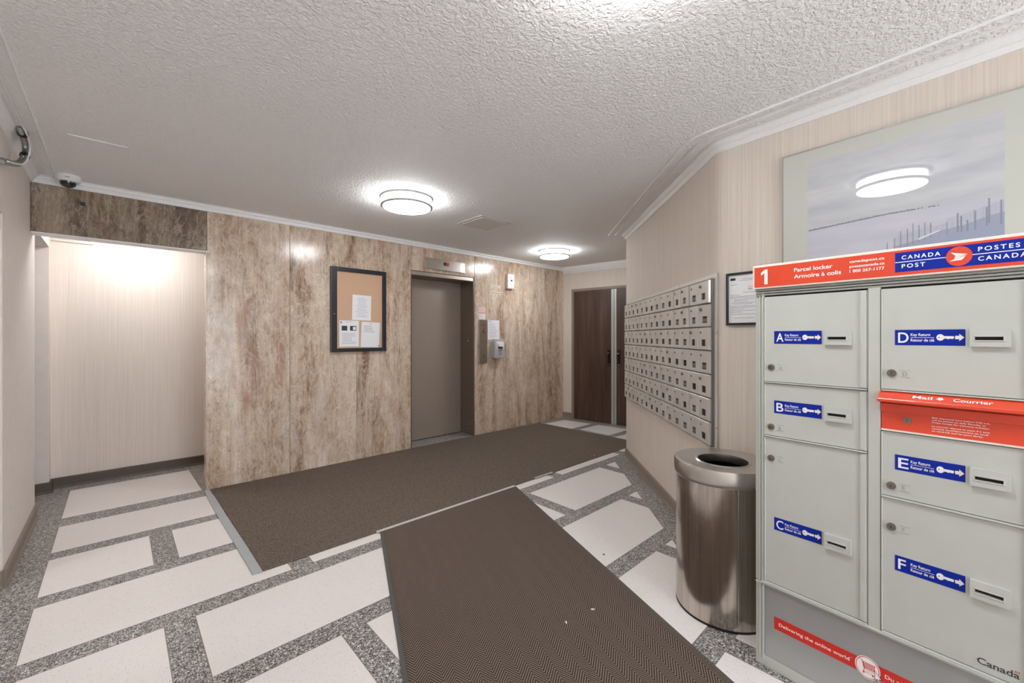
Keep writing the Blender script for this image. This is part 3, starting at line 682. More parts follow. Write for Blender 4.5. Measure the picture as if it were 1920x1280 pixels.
# ------------------------------------------------------------------ double doors (door_2)
e = at_struct('door_2', (E0[0], E0[1], 0), RZ_E, 'brown wood-grain double doors with metal edge strips', 'door')
fx0, fx1 = 0.165, 1.70
mb = MB(); mb.box(fx0, fx0+0.045, -0.018, 0.05, 0, 2.135); mb.box(fx1-0.045, fx1, -0.018, 0.05, 0, 2.135); mb.box(fx0+0.045, fx1-0.045, -0.018, 0.05, 2.095, 2.135)
mb.build('door_jamb', M['door_frame'], e, bevel=0.003)
def leaf(x0, x1, strip_x, handle_x, hinge_x):
    o = MB().box(x0, x1, -0.010, 0.03, 0.006, 2.090).build('door_leaf', M['wood'], e)
    MB().box(strip_x[0], strip_x[1], -0.016, -0.009, 0.008, 2.088).build('edge_strip', M['strip'], o)
    hx = handle_x
    MB().box(hx-0.026, hx+0.026, -0.015, -0.010, 0.90, 1.155).build('handle_plate', M['bronze'], o, bevel=0.002)
    mb = MB(); mb.tube(spl([(hx-0.008, -0.012, 1.085), (hx-0.012, -0.045, 1.078), (hx-0.010, -0.055, 1.04), (hx-0.004, -0.050, 0.98), (hx, -0.035, 0.945), (hx+0.002, -0.012, 0.94)], 5), 0.009, 8); mb.build('handle_grip', M['bronze'], o, smooth=True)
    MB().cyl((hx-0.006, -0.014, 1.095), (hx-0.006, -0.030, 1.095), 0.013, seg=14).build('thumb_lever', M['chrome'], o, smooth=True)
    MB().cyl((hx+0.004, -0.014, 0.925), (hx+0.004, -0.024, 0.925), 0.011, seg=14).build('lower_boss', M['chrome'], o, smooth=True)
    for z in (1.925, 1.09, 0.25):
        MB().cyl((hinge_x, -0.020, z-0.05), (hinge_x, -0.020, z+0.05), 0.008, seg=10).build('hinge', M['door_frame'], o)
leaf(0.212, 0.917, (0.877, 0.917), 0.838, 0.206)
leaf(0.925, 1.653, (0.925, 0.962), 1.000, 1.660)
MB().box(0.21, 1.66, 0.0301, 0.04, 0.0, 2.095).build('door_backing', M['black'], e)

# ------------------------------------------------------------------ carpets and tape
c_ = tag(MB().prism_z([(0.6075, 2.726), (4.845, 2.735), (4.808, 4.455), (3.56, 4.485), (2.56, 4.500), (0.597, 4.503)], 0.0003, 0.008).build('carpet_runner', M['carpet'], bevel=0.002), 'long dark brown carpet runner lying along the travertine wall', 'carpet')
RM = math.atan2(-0.50, 1.25)        # the mat's long side runs back towards the viewer
dirm = Vector((-0.377, -0.926)); acr = Vector((0.926, -0.377))
t_ = thing('herringbone_mat', 'brown herringbone entrance mat with rubber edges running from the carpet runner towards the viewer', 'mat', (1.318, 2.712, 0), math.atan2(acr.y, acr.x))
# local x = across, y = towards the carpet runner; far edge follows the runner's edge
def loc(px, py):
    v = Vector((px-1.318, py-2.712)); return (v.dot(acr), -v.dot(dirm))
wM = 1.195; kx = math.tan(math.atan2(acr.y, acr.x))
fe = lambda x: -x*kx*1.0
far = lambda x: (x*0.377/0.926)*1.0
mb = MB(); mb.prism_z([(0.018, -4.3), (wM-0.012, -4.3), (wM-0.012, far(wM-0.012)), (0.018, far(0.018))], 0.0022, 0.0092); mb.build('pile', M['mat'], t_, bevel=0.0015)
mb = MB(); mb.prism_z([(-0.004, -4.3), (0.018, -4.3), (0.018, far(0.018)), (-0.004, far(-0.004))], 0.002, 0.006); mb.prism_z([(wM-0.012, -4.3), (wM+0.002, -4.3), (wM+0.002, far(wM+0.002)), (wM-0.012, far(wM-0.012))], 0.002, 0.006)
mb.build('rubber_edge', M['rubber'], t_)
def tape(label, poly, m='tape', z0=0.0018, z1=0.0100, grp='strips of duct tape around the carpet'):
    return tag(MB().prism_z(poly, z0, z1).build('duct_tape', M[m], bevel=0.0006), label, 'tape', grp)
tape('grey duct tape strip along the left end of the carpet runner', [(0.556, 2.722), (0.605, 2.718), (0.604, 3.1), (0.602, 3.3), (0.599, 3.574), (0.594, 3.866), (0.589, 4.496), (0.550, 4.490), (0.546, 3.811), (0.553, 3.33), (0.553, 3.146)][::1])
tape('pale tape strip where the herringbone mat meets the carpet runner', [(1.29, 2.712), (2.60, 2.705), (2.61, 2.735), (1.30, 2.742)], 'tape_light', 0.0093, 0.0102)
tape('short grey tape patch on the runner edge, right of the mat', [(2.88, 2.722), (3.13, 2.718), (3.15, 2.752), (2.89, 2.754)], 'tape', 0.0081, 0.0092)
# lint scraps
for i, (x, y, a, lb) in enumerate([(1.53, 1.25, 0.6, 'tiny pale scrap on the middle of the herringbone mat'), (1.70, 1.22, 2.2, 'tiny pale scrap near the right side of the herringbone mat'), (3.93, 2.80, 0.2, 'tiny white scrap on the far right of the brown carpet runner'), (2.19, 1.49, 1.0, 'tiny dark scrap on a white floor tile beside the mat')]):
    z = 0.0095 if i < 2 else (0.0085 if i == 2 else 0.002)
    m_ = MB(); m_.prism_z([(-0.010, -0.003), (0.002, -0.005), (0.011, 0.001), (0.004, 0.004), (-0.004, 0.002)], 0, 0.003)
    o = m_.build('paper_scrap', M['white'] if i < 3 else M['ink_dark']); o.location = (x, y, z); o.rotation_euler = (0.0, 0.0, a); tag(o, lb, 'litter')

# ------------------------------------------------------------------ mailbox bank on the angled wall
t_ = thing('mailbox_bank', 'aluminium bank of small numbered-style letter boxes on the angled wall', 'mailboxes', (A0[0], A0[1], 0), RZ_A)
t_['label'] = 'aluminium bank of small lockable letter boxes on the angled wall'
x0, z0, cw, rh = 0.058, 0.684, 0.1530, 0.1455
nx, nz = 14, 7
mb = MB(); mb.box(x0-0.012, x0+nx*cw+0.004, -0.020, -0.001, z0-0.004, z0+nz*rh+0.006); mb.build('back_box', M['box_back'], t_)
mb = MB()
X1 = x0+nx*cw
mb.box(x0-0.014, X1+0.036, -0.004, -0.001, z0+nz*rh+0.004, z0+nz*rh+0.034)
mb.box(x0-0.014, X1+0.036, -0.004, -0.001, z0-0.024, z0-0.003); mb.box(X1+0.003, X1+0.036, -0.0045, -0.001, z0-0.024, z0+nz*rh+0.034)
mb.box(x0-0.014, X1+0.012, -0.014, -0.004, z0+nz*rh+0.004, z0+nz*rh+0.012); mb.box(x0-0.014, X1+0.012, -0.014, -0.004, z0-0.012, z0-0.004)
mb.build('flange', M['box_alu'], t_, bevel=0.001)
# door mesh with a cut window
dw, dh = 0.1455, 0.1365
wx0, wx1, wz0, wz1 = 0.040, 0.098, 0.022, 0.064
mb = MB(); th = 0.016
def rect(x0_, x1_, z0_, z1_, y): return [(x0_, y, z0_), (x1_, y, z0_), (x1_, y, z1_), (x0_, y, z1_)]
vs = rect(0, dw, 0, dh, th)+rect(0, dw, 0, dh, 0.002)+rect(0.002, dw-0.002, 0.002, dh-0.002, 0)+rect(wx0, wx1, wz0, wz1, 0)+rect(wx0, wx1, wz0, wz1, 0.007)
mb.add(vs, [(k*4+i, k*4+(i+1) % 4, (k+1)*4+(i+1) % 4, (k+1)*4+i) for k in range(4) for i in range(4)])
me_door = mb.mesh('mailbox_door', M['box_door'])
me_win = MB().box(wx0, wx1, 0.005, 0.0065, wz0, wz1).mesh('window', M['black'])
M['win_paper'] = plain('name_card', S(120, 108, 98), 0.6)
me_win2 = MB().mat(0).box(wx0, wx1, 0.005, 0.0065, wz0, wz1).mat(1).box(wx0+0.004, wx1-0.006, 0.0040, 0.0049, wz0+0.006, wz1-0.012).mesh('window', [M['black'], M['win_paper']])
mb = MB(); mb.cyl((0.030, 0.0, 0.108), (0.030, -0.003, 0.108), 0.0075, seg=12); mb.box(0.0292, 0.0308, -0.0034, -0.003, 0.104, 0.112); me_lock = mb.mesh('lock', M['lock_metal'])
mb = MB(); mb.cyl((0.030, 0.0, 0.108), (0.030, -0.008, 0.108), 0.011, 0.009, seg=14); mb.cyl((0.030, -0.008, 0.108), (0.030, -0.012, 0.108), 0.006, seg=10); me_lock2 = mb.mesh('lock', M['lock_metal'])
big = {(13, 6), (11, 6), (11, 5), (13, 5), (12, 4), (8, 4), (4, 4), (5, 4), (2, 6), (3, 6), (9, 3), (7, 2), (5, 2), (13, 2), (5, 1), (9, 1), (7, 5), (11, 2), (1, 0), (6, 0)}
tiltv = {(13, 5): 0.10, (12, 5): -0.02, (11, 5): -0.03, (12, 4): -0.05, (13, 6): -0.03, (11, 6): -0.035, (10, 6): -0.02, (13, 3): 0.05}
for j in range(nz):
    for i in range(nx):
        first = i % 2 == 0
        px = x0+i*cw+(0.0052 if first else 0.0018); pz = z0+j*rh+0.0045
        d_ = link('mailbox_door', me_door, t_)
        d_.location = (px, -0.034+random.uniform(-0.0008, 0.0008), pz)
        d_.rotation_euler = (random.uniform(-0.010, 0.010), 0, tiltv.get((i, j), random.uniform(-0.012, 0.012)))
        link('window', me_win if random.random() < 0.35 else me_win2, d_)
        link('lock', me_lock2 if (i, j) in big else me_lock, d_)

# ------------------------------------------------------------------ things on the front right wall (frame: x to the viewer's right, y into the wall)
def wallB(x):  # base point on the wall at distance x from the bend
    return (BEND[0]-0.0894*x, BEND[1]-0.996*x)
# framed notice
bx, by = wallB(0.058)
t_ = thing('framed_notice', 'black framed letter hanging between the letter boxes and the grey locker', 'framed notice', (bx, by, 1.418), RZ_B)
W_, H_ = 0.240, 0.302
mb = MB(); fw = 0.013; mb.box(0, fw, -0.022, -0.001, 0, H_); mb.box(W_-fw, W_, -0.022, -0.001, 0, H_); mb.box(fw, W_-fw, -0.022, -0.001, 0, fw); mb.box(fw, W_-fw, -0.022, -0.001, H_-fw, H_)
mb.build('frame', M['black_frame'], t_, bevel=0.002)
MB().box(0.008, W_-0.008, -0.010, -0.002, 0.008, H_-0.008).build('letter', M['sheet'], t_)
mb = MB()
for zz, a, b in [(0.262, 0.09, 0.19), (0.254, 0.07, 0.2), (0.232, 0.02, 0.06), (0.186, 0.09, 0.20), (0.172, 0.02, 0.07), (0.163, 0.02, 0.20), (0.155, 0.02, 0.21), (0.145, 0.04, 0.20), (0.138, 0.04, 0.12), (0.128, 0.03, 0.2), (0.120, 0.04, 0.14), (0.108, 0.02, 0.19), (0.100, 0.02, 0.17), (0.092, 0.02, 0.1), (0.082, 0.02, 0.19), (0.074, 0.02, 0.09), (0.062, 0.02, 0.16), (0.040, 0.04, 0.15)]:
    mb.box(a, b, -0.0106, -0.0101, zz, zz+0.0022)
mb.build('print', M['ink'], t_)
mb = MB(); mb.box(0.022, 0.050, -0.0108, -0.0101, 0.258, 0.272); mb.build('letterhead', M['ink_dark'], t_)
mb = MB(); mb.box(0.118, 0.170, -0.0107, -0.0101, 0.206, 0.222); o = mb.build('stamp', M['pink_sheet'], t_); mb = MB(); mb.box(0.118, 0.170, -0.0109, -0.0101, 0.202, 0.2045); mb.build('stamp_line', M['ink_dark'], t_)  # thin dark line just below the pink stamp
# framed print
bx, by = wallB(0)
t_ = thing('framed_print', 'large thin framed winter landscape print above the locker', 'picture', (bx, by, 0), RZ_B)
px0, px1, pz0, pz1 = 0.352, 1.232, 1.615, 2.302
mb = MB(); fw = 0.006; mb.box(px0, px0+fw, -0.024, -0.001, pz0, pz1); mb.box(px1-fw, px1, -0.024, -0.001, pz0, pz1); mb.box(px0+fw, px1-fw, -0.024, -0.001, pz0, pz0+fw); mb.box(px0+fw, px1-fw, -0.024, -0.001, pz1-fw, pz1)
mb.build('frame', M['chrome'], t_)
MB().box(px0+fw, px1-fw, -0.021, -0.002, pz0+fw, pz1-fw).build('mount', M['mount'], t_)
ix0, ix1, iz0, iz1 = 0.467, 1.117, 1.690, 2.231
pr_ = MB().box(ix0, ix1, -0.0215, -0.0211, iz0, iz1).build('print', M['print'], t_)
Y_ = -0.02165
mb = MB(); flat(mb, [(0.745, iz0+0.001), (ix1-0.0005, iz0+0.001), (ix1-0.0005, 1.837), (1.067, 1.827), (1.01, 1.807), (0.939, 1.797), (0.874, 1.772), (0.80, 1.755)], Y_); mb.build('snow_bank', M['print_ground'], pr_)
mb = MB(); xx = 0.800
while xx < 1.113:
    f = (xx-0.80)/(1.116-0.80); top = 1.792+0.09*f**0.9+random.uniform(-0.003, 0.003)
    if 0.915 < xx < 0.96: top -= 0.012
    wv = random.uniform(0.0012, 0.0022)
    flat(mb, [(xx, top-0.07), (xx+wv, top-0.07), (xx+wv, top), (xx, top)], Y_-0.00005); xx += 0.0052
mb.build('fence_slats', M['print_slat'], pr_)
mb = MB()
for x, a, b in [(0.773, 1.775, 1.755), (0.797, 1.792, 1.752), (0.818, 1.82, 1.755), (0.84, 1.825, 1.755), (0.858, 1.845, 1.765), (0.877, 1.835, 1.77), (0.895, 1.841, 1.775), (0.913, 1.837, 1.78), (0.961, 1.827, 1.785), (0.992, 1.859, 1.79), (1.002, 1.845, 1.79), (1.019, 1.825, 1.79), (1.04, 1.858, 1.79), (1.071, 1.865, 1.80), (1.077, 1.899, 1.81), (1.108, 1.884, 1.80)]:
    wv = 0.0028 if x > 0.98 else 0.0016; flat(mb, [(x-wv, b-0.01), (x+wv, b-0.01), (x+wv*0.8, a), (x-wv, a)], Y_-0.0001)
mb.build('fence_posts', M['print_post'], pr_)
mb = MB(); xx = ix0+0.002
while xx < 0.955:
    z = 1.888+0.017*min(1, (xx-0.467)/0.3)+random.uniform(-0.0008, 0.0008); hgt = random.uniform(0.004, 0.008)*(1.1-(xx-0.467))
    if xx < 0.86 or random.random() < 0.4: flat(mb, [(xx, z-0.002), (xx+0.007, z-0.002), (xx+0.007, z+hgt*0.5), (xx+0.0035, z+hgt)], Y_)
    xx += 0.0055
mb.build('tree_line', M['print_tree'], pr_)
mb = MB(); flat(mb, [(0.874, 1.776), (0.939, 1.801), (0.941, 1.797), (0.876, 1.770)], Y_-0.00015); mb.build('snow_edge', M['print_snow'], pr_)

# ------------------------------------------------------------------ round waste bin
t_ = thing('waste_bin', 'round stainless steel waste bin with an open top between wall and locker', 'bin', (2.222, 0.802, 0), 0)
R_ = 0.2185
MB().lathe([(R_-0.006, 0.0005), (R_+0.001, 0.0005), (R_+0.001, 0.012), (R_-0.006, 0.012)], seg=96, closed=True).build('base_ring', M['black'], t_, smooth=True)
MB().lathe([(R_-0.006, 0.010), (R_, 0.012), (R_, 0.662), (R_-0.006, 0.668), (R_-0.010, 0.668), (R_-0.010, 0.010)], seg=128, closed=True).build('body', M['can'], t_, smooth=True)
MB().lathe([(R_-0.004, 0.656), (R_+0.0055, 0.656), (R_+0.0075, 0.660), (R_+0.0075, 0.668), (R_-0.004, 0.668)], seg=96, closed=True).build('lid_bead', M['can_lid'], t_, smooth=True)
MB().lathe([(R_+0.002, 0.668), (R_+0.010, 0.670), (R_+0.0105, 0.722), (R_+0.006, 0.732), (R_-0.004, 0.734), (R_-0.020, 0.731), (0.150, 0.727), (0.128, 0.727), (0.121, 0.732), (0.115, 0.730), (0.1135, 0.715), (0.1145, 0.690), (0.120, 0.690), (0.150, 0.715), (R_, 0.720)], seg=128, closed=True).build('lid', M['can_lid'], t_, smooth=True)
MB().lathe([(0.180, 0.700), (0.175, 0.05), (0.0, 0.05)], seg=48).build('liner', M['black'], t_, smooth=True)
a = math.atan2(-0.802, -2.222)+0.30
ex, ey = math.cos(a), math.sin(a)
mb = MB(); mb.cyl(((R_-0.0004)*ex, (R_-0.0004)*ey, 0.013), ((R_-0.0004)*ex, (R_-0.0004)*ey, 0.660), 0.0016, seg=6); mb.build('seam', M['can_lid'], t_)

# ------------------------------------------------------------------ parcel locker (frame: x to the viewer's right, front face y = 0)
LO = (1.93, 0.556)
RZ_L = math.atan2(-0.995, -0.101)
L = thing('parcel_locker', 'grey-green parcel locker with orange header sign and six lettered doors', 'locker', (LO[0], LO[1], 0), RZ_L)
xa, xb, dz_ = -0.012, 0.752, 0.60
MB().box(xa, xb, 0.014, dz_, 0.004, 1.60).build('cabinet_body', M['locker'], L)
# upright extrusions with ridges
mb = MB()
for a, b, y in [(-0.012, 0.002, 0.004), (0.003, 0.008, -0.002), (0.009, 0.014, 0.001), (0.015, 0.0215, -0.004)]: mb.box(a, b, y, 0.02, 0.346, 1.535)
for a, b, y in [(-0.012, 0.002, 0.006), (0.003, 0.008, 0.000), (0.009, 0.014, 0.003), (0.015, 0.0215, 0.000)]: mb.box(a, b, y, 0.02, 0.03, 0.336)
mb.build('corner_post', M['locker'], L, bevel=0.0008)
mb = MB()
for a, b, y in [(0.7395, 0.752, 0.004), (0.733, 0.7385, -0.002), (0.727, 0.732, 0.001), (0.7195, 0.726, -0.004)]: mb.box(a, b, y, 0.02, 0.03, 1.535)
mb.build('corner_post', M['locker'], L, bevel=0.0008)
MB().box(0.3535, 0.3865, -0.003, 0.02, 0.349, 1.520).build('centre_post', M['locker'], L, bevel=0.001)
mb = MB(); mb.box(-0.008, 0.748, -0.004, 0.02, 1.519, 1.526); mb.box(-0.008, 0.748, -0.008, 0.02, 1.528, 1.535); mb.box(-0.008, 0.748, -0.011, 0.02, 1.537, 1.545)
mb.build('header_rail', M['locker_dark'], L, bevel=0.0008)
mb = MB(); mb.box(-0.010, 0.750, -0.005, 0.02, 0.338, 0.3435); mb.box(0.012, 0.728, -0.010, 0.014, 0.345, 0.3505)
mb.build('base_rail', M['locker'], L, bevel=0.001)
MB().box(-0.012, 0.752, 0.004, 0.03, 0.001, 0.048).build('plinth', M['locker'], L, bevel=0.001)
MB().box(0.0215, 0.7195, 0.0115, 0.0145, 0.352, 1.519).build('door_gap_shade', M['black'], L)  # black sheet behind the doors, puts shade into their gaps
# doors
def key_shape(mb, x, z, s, y, h=1.0):
    n = 18; mb.add([(x+s*0.30*math.cos(2*PI*i/n), y, z+h*s*0.26*math.sin(2*PI*i/n)) for i in range(n)]+[(x-s*0.10+s*0.06*math.cos(2*PI*i/n), y, z+s*0.06*math.sin(2*PI*i/n)) for i in range(n)],
                   [(i, (i+1) % n, n+(i+1) % n, n+i) for i in range(n)])
    k = h*s; flat(mb, [(x+s*0.24, z-0.10*k), (x+s*0.50, z-0.09*k), (x+s*0.55, z-0.14*k), (x+s*0.72, z-0.10*k), (x+s*0.95, z-0.12*k), (x+s*1.05, z), (x+s*0.98, z+0.10*k), (x+s*0.24, z+0.11*k)], y)
def arrow(mb, x, z, s, y, h=1.0):
    k = h*s; flat(mb, [(x, z-0.17*k), (x+0.36*s, z-0.17*k), (x+0.36*s, z-0.36*k), (x+0.80*s, z), (x+0.36*s, z+0.36*k), (x+0.36*s, z+0.17*k), (x, z+0.17*k)], y)
def lockdoor(letter, x0, x1, z0, z1, lab, lock):
    d_ = MB().box(x0, x1, 0.0, 0.014, z0+0.004, z1-0.004).build('door', M['locker'], L, bevel=0.0015)
    d_['label'] = 'locker door lettered %s' % letter
    mb = MB(); mb.box(x0+0.001, x1-0.001, -0.009, 0.006, z0-0.0015, z0+0.0025); mb.box(x0, x0+0.0035, -0.005, 0.004, z0+0.004, z1-0.006)
    mb.build('door_lip', M['locker'], d_, bevel=0.0008)
    mb = MB(); mb.prism_y([(x1-0.021, z0+0.008), (x1-0.003, z0+0.004), (x1-0.003, z1-0.004), (x1-0.021, z1-0.006)], -0.0045, 0.002); mb.build('hinge_fold', M['locker'], d_, bevel=0.004, seg=2)
    lx, lz = lab; w_, h_ = 0.160, 0.0505
    MB().box(lx, lx+w_, -0.0010, -0.0001, lz, lz+h_).build('key_return_label', M['blue'], d_, bevel=0.0004)
    mb = MB(); y = -0.0013
    put_text(mb, letter, lx+0.008, lz+0.0085, y, width=0.0255 if letter != 'F' else 0.019, height=0.0335, bold=0.012)
    put_text(mb, 'Key Return', lx+0.0385, lz+0.0300, y, width=0.0455, height=0.0088, bold=0.016)
    put_text(mb, 'Retour de cl\u00e9', lx+0.0385, lz+0.0125, y, width=0.0545, height=0.0088, bold=0.016)
    flat(mb, [(lx+0.0385, lz+0.0243), (lx+0.093, lz+0.0243), (lx+0.093, lz+0.0255), (lx+0.0385, lz+0.0255)], y)
    key_shape(mb, lx+0.1065, lz+0.0255, 0.029, y, 1.35); arrow(mb, lx+0.1385, lz+0.0255, 0.0245, y, 1.25)
    mb.build('label_lettering', M['white_print'], d_)
    # key return slot
    sx, sz = lx+0.170, lz-0.002; sw, sh = 0.079, 0.053
    mb = MB(); mb.box(sx, sx+sw, -0.0135, 0.0, sz, sz+0.019); mb.box(sx, sx+sw, -0.0135, 0.0, sz+0.030, sz+sh); mb.box(sx, sx+0.010, -0.0135, 0.0, sz+0.019, sz+0.030); mb.box(sx+sw-0.013, sx+sw, -0.0135, 0.0, sz+0.019, sz+0.030)
    mb.build('key_slot_frame', M['locker'], d_)
    mb = MB(); mb.box(sx+0.0085, sx+sw-0.0115, -0.0155, -0.0134, sz+0.016, sz+0.0195); mb.box(sx+0.0085, sx+sw-0.0115, -0.0155, -0.0134, sz+0.0295, sz+0.033); mb.box(sx+sw-0.0135, sx+sw-0.0105, -0.0155, -0.0134, sz+0.016, sz+0.033)
    mb.build('key_slot_lip', M['locker'], d_, bevel=0.0006)
    MB().box(sx+0.010, sx+sw-0.013, -0.0025, -0.0002, sz+0.019, sz+0.030).build('key_slot', M['black'], d_)
    # cam lock
    lx2, lz2 = lock
    mb = MB(); mb.cyl((lx2, 0, lz2), (lx2, -0.006, lz2), 0.0125, 0.0118, seg=24); mb.cyl((lx2, -0.006, lz2), (lx2, -0.009, lz2), 0.0095, 0.0085, seg=20); mb.cyl((lx2, -0.009, lz2), (lx2, -0.010, lz2), 0.0045, seg=14)
    mb.build('lock', M['lock_metal'], d_, smooth=True)
    MB().box(lx2-0.001, lx2+0.001, -0.0104, -0.0095, lz2-0.004, lz2+0.004).build('key_hole', M['black'], d_)
    # embossed letter plate
    mb = MB(); ex_, ez_ = lx2+0.020, lz2-0.012
    mb.box(ex_, ex_+0.026, -0.0008, 0, ez_+0.0225, ez_+0.0235); mb.box(ex_, ex_+0.026, -0.0008, 0, ez_, ez_+0.001)
    put_text(mb, letter, ex_+0.007, ez_+0.005, -0.0008, height=0.013); mb.build('embossed_letter', M['locker_dark'], d_)
c0, c1, c2, c3 = 0.0235, 0.3520, 0.3885, 0.7185
lockdoor('A', c0, c1, 1.166, 1.517, (0.059, 1.323), (0.049, 1.228))
lockdoor('B', c0, c1, 0.948, 1.166, (0.059, 1.0445), (0.048, 0.987))
lockdoor('C', c0, c1, 0.3525, 0.948, (0.059, 0.5755), (0.048, 0.861))
lockdoor('D', c2, c3, 1.170, 1.517, (0.423, 1.323), (0.415, 1.229))
lockdoor('E', c2, c3, 0.8120, 1.036, (0.423, 0.9085), (0.414, 0.852))
lockdoor('F', c2, c3, 0.3525, 0.8120, (0.423, 0.5735), (0.414, 0.714))
# mail slot
ms = MB().box(c2, c3, -0.002, 0.014, 1.040, 1.166).build('mail_slot_panel', M['red'], L, bevel=0.001); ms['label'] = 'orange-red mail slot panel with hooded flap'
mb = MB(); mb.add([(c2-0.003, -0.002, 1.168), (c3+0.003, -0.002, 1.168), (c3+0.003, -0.045, 1.146), (c2-0.003, -0.045, 1.146), (c2-0.003, -0.045, 1.136), (c3+0.003, -0.045, 1.136), (c2-0.003, -0.002, 1.128), (c3+0.003, -0.002, 1.128)],
                  [(0, 1, 2, 3), (3, 2, 5, 4), (4, 5, 7, 6), (0, 3, 4, 6), (1, 7, 5, 2), (0, 6, 7, 1)])
mb.build('hood', M['red'], ms, bevel=0.0015)
MB().box(c2, c3, -0.010, -0.002, 1.100, 1.127).build('flap', M['red'], ms, bevel=0.001)
MB().box(c2, c3, -0.008, 0.002, 1.0355, 1.0405).build('lower_lip', M['cream'], ms)
mb = MB()
def hood_text(mb, s, x, width, h):
    vs, fs = text_geo(s, width, h, bold=0.02)
    mb.add([(x+a, -0.0105-0.0006-(0.0215-b)*1.0, 1.1640+0.0009-(0.0215-b)*0.512) for a, b in vs], fs)
hood_text(mb, 'Mail', 0.470, 0.045, 0.014); hood_text(mb, 'Courrier', 0.560, 0.080, 0.014)
for pl in ([(0.532, 0.0035), (0.538, 0.0035), (0.538, 0.014), (0.532, 0.014)],):
    pass
poly = [(0.5215, 0.008), (0.532, -0.001), (0.5425, 0.008), (0.537, 0.008), (0.537, 0.0145), (0.527, 0.0145), (0.527, 0.008)]
mb.add([(a, -0.0111-(0.0215-b), 1.1649-(0.0215-b)*0.512) for a, b in poly], [tuple(range(len(poly)))])
mb.build('hood_lettering', M['white_print'], ms)
mb = MB()
for s, z, w_ in [('Mail deposited here before 9:00 a.m.', 1.0925, 0.122), ('will be picked up daily Monday to', 1.0850, 0.113), ('Friday except for statutory holidays.', 1.0775, 0.121), ('Le courrier d\u00e9pos\u00e9 ici avant 9 h sera', 1.0660, 0.121), ('ramass\u00e9 quotidiennement du lundi', 1.0585, 0.118), ('au vendredi sauf les jours f\u00e9ri\u00e9s.', 1.0510, 0.108)]:
    put_text(mb, s, 0.511, z, -0.0024, width=w_, height=0.0042, bold=0.012)
mb.build('notice_lettering', M['white_print'], ms)
mb = MB(); mb.cyl((0.454, -0.002, 1.077), (0.454, -0.0055, 1.077), 0.0105, seg=20); mb.cyl((0.454, -0.0055, 1.077), (0.454, -0.0075, 1.077), 0.007, seg=16); mb.build('lock', M['lock_metal'], ms, smooth=True)
MB().box(0.4532, 0.4548, -0.0080, -0.0070, 1.073, 1.081).build('key_hole', M['black'], ms)
# kick panel
kp = MB().box(0.0235, 0.728, 0.003, 0.014, 0.050, 0.336).build('kick_panel', M['kick'], L); kp['label'] = 'silver kick panel with red slogan stripe'
MB().box(0.058, 0.728, 0.0020, 0.0029, 0.175, 0.224).build('red_stripe', M['stripe_red'], kp)
mb = MB(); put_text(mb, 'Delivering the online world', 0.075, 0.1935, 0.0016, width=0.226, height=0.0125, bold=0.010)
put_text(mb, '\u2122', 0.303, 0.206, 0.0016, width=0.006, height=0.003); mb.build('stripe_lettering', M['white_print'], kp)
put_text(MB(), 'Du m', 0.397, 0.1935, 0.0016, width=0.044, height=0.0125, bold=0.010).build('stripe_lettering', M['white_print'], kp)
mb = MB().mat(0); flat(mb, ellipse(0.351, 0.200, 0.0345, 0.038, 48), 0.0014)
mb.mat(1); flat(mb, ellipse(0.351, 0.200, 0.0320, 0.0355, 48), 0.0012); mb.mat(0); flat(mb, ellipse(0.351, 0.200, 0.0300, 0.0335, 48), 0.0010)
mb.mat(1)
def bar(a, b, w_, y=0.0006):
    v = Vector(b)-Vector(a); n_ = Vector((-v.y, v.x)).normalized()*w_/2
    flat(mb, [(a[0]-n_.x, a[1]-n_.y), (b[0]-n_.x, b[1]-n_.y), (b[0]+n_.x, b[1]+n_.y), (a[0]+n_.x, a[1]+n_.y)], y)
bar((0.329, 0.222), (0.336, 0.221), 0.0015); bar((0.336, 0.221), (0.343, 0.192), 0.002); bar((0.343, 0.192), (0.369, 0.192), 0.0015); bar((0.339, 0.184), (0.343, 0.192), 0.0015); bar((0.339, 0.184), (0.367, 0.184), 0.0015)
for k in range(6): bar((0.341+k*0.0056, 0.216), (0.3435+k*0.0050, 0.197), 0.0028)
bar((0.337, 0.216), (0.374, 0.216), 0.0015); bar((0.342, 0.197), (0.370, 0.197), 0.0014)
flat(mb, ellipse(0.341, 0.180, 0.0028, 0.003, 12), 0.0006); flat(mb, ellipse(0.366, 0.180, 0.0028, 0.003, 12), 0.0006)
mb.mat(2); flat(mb, [(0.3705, 0.2045), (0.3705, 0.170), (0.378, 0.176), (0.383, 0.166), (0.387, 0.168), (0.382, 0.1785), (0.391, 0.179)], 0.0004)
mb.mat(0); flat(mb, [(0.372, 0.2010), (0.372, 0.1735), (0.3785, 0.1785), (0.3835, 0.1685), (0.3855, 0.1695), (0.3805, 0.180), (0.3880, 0.1803)], 0.0001)
mb.build('cart_emblem', [M['white_print'], M['stripe_red'], M['ink_dark']], kp)
# Canada wordmark on door F
mb = MB(); put_text(mb, 'Canada', 0.607, 0.3775, -0.0006, width=0.081, height=0.0185, bold=0.014)
mb.build('wordmark', M['ink_dark'], L)
mb = MB().mat(0)
for a in (0, 1): flat(mb, [(0.6795+a*0.0065, 0.3935), (0.6815+a*0.0065, 0.3935), (0.6815+a*0.0065, 0.3985), (0.6795+a*0.0065, 0.3985)], -0.0006)
flat(mb, [(0.6825, 0.396), (0.6838, 0.3942), (0.6850, 0.396), (0.6838, 0.3985)], -0.0006)
mb.build('flag_mark', M['red_ink'], L)
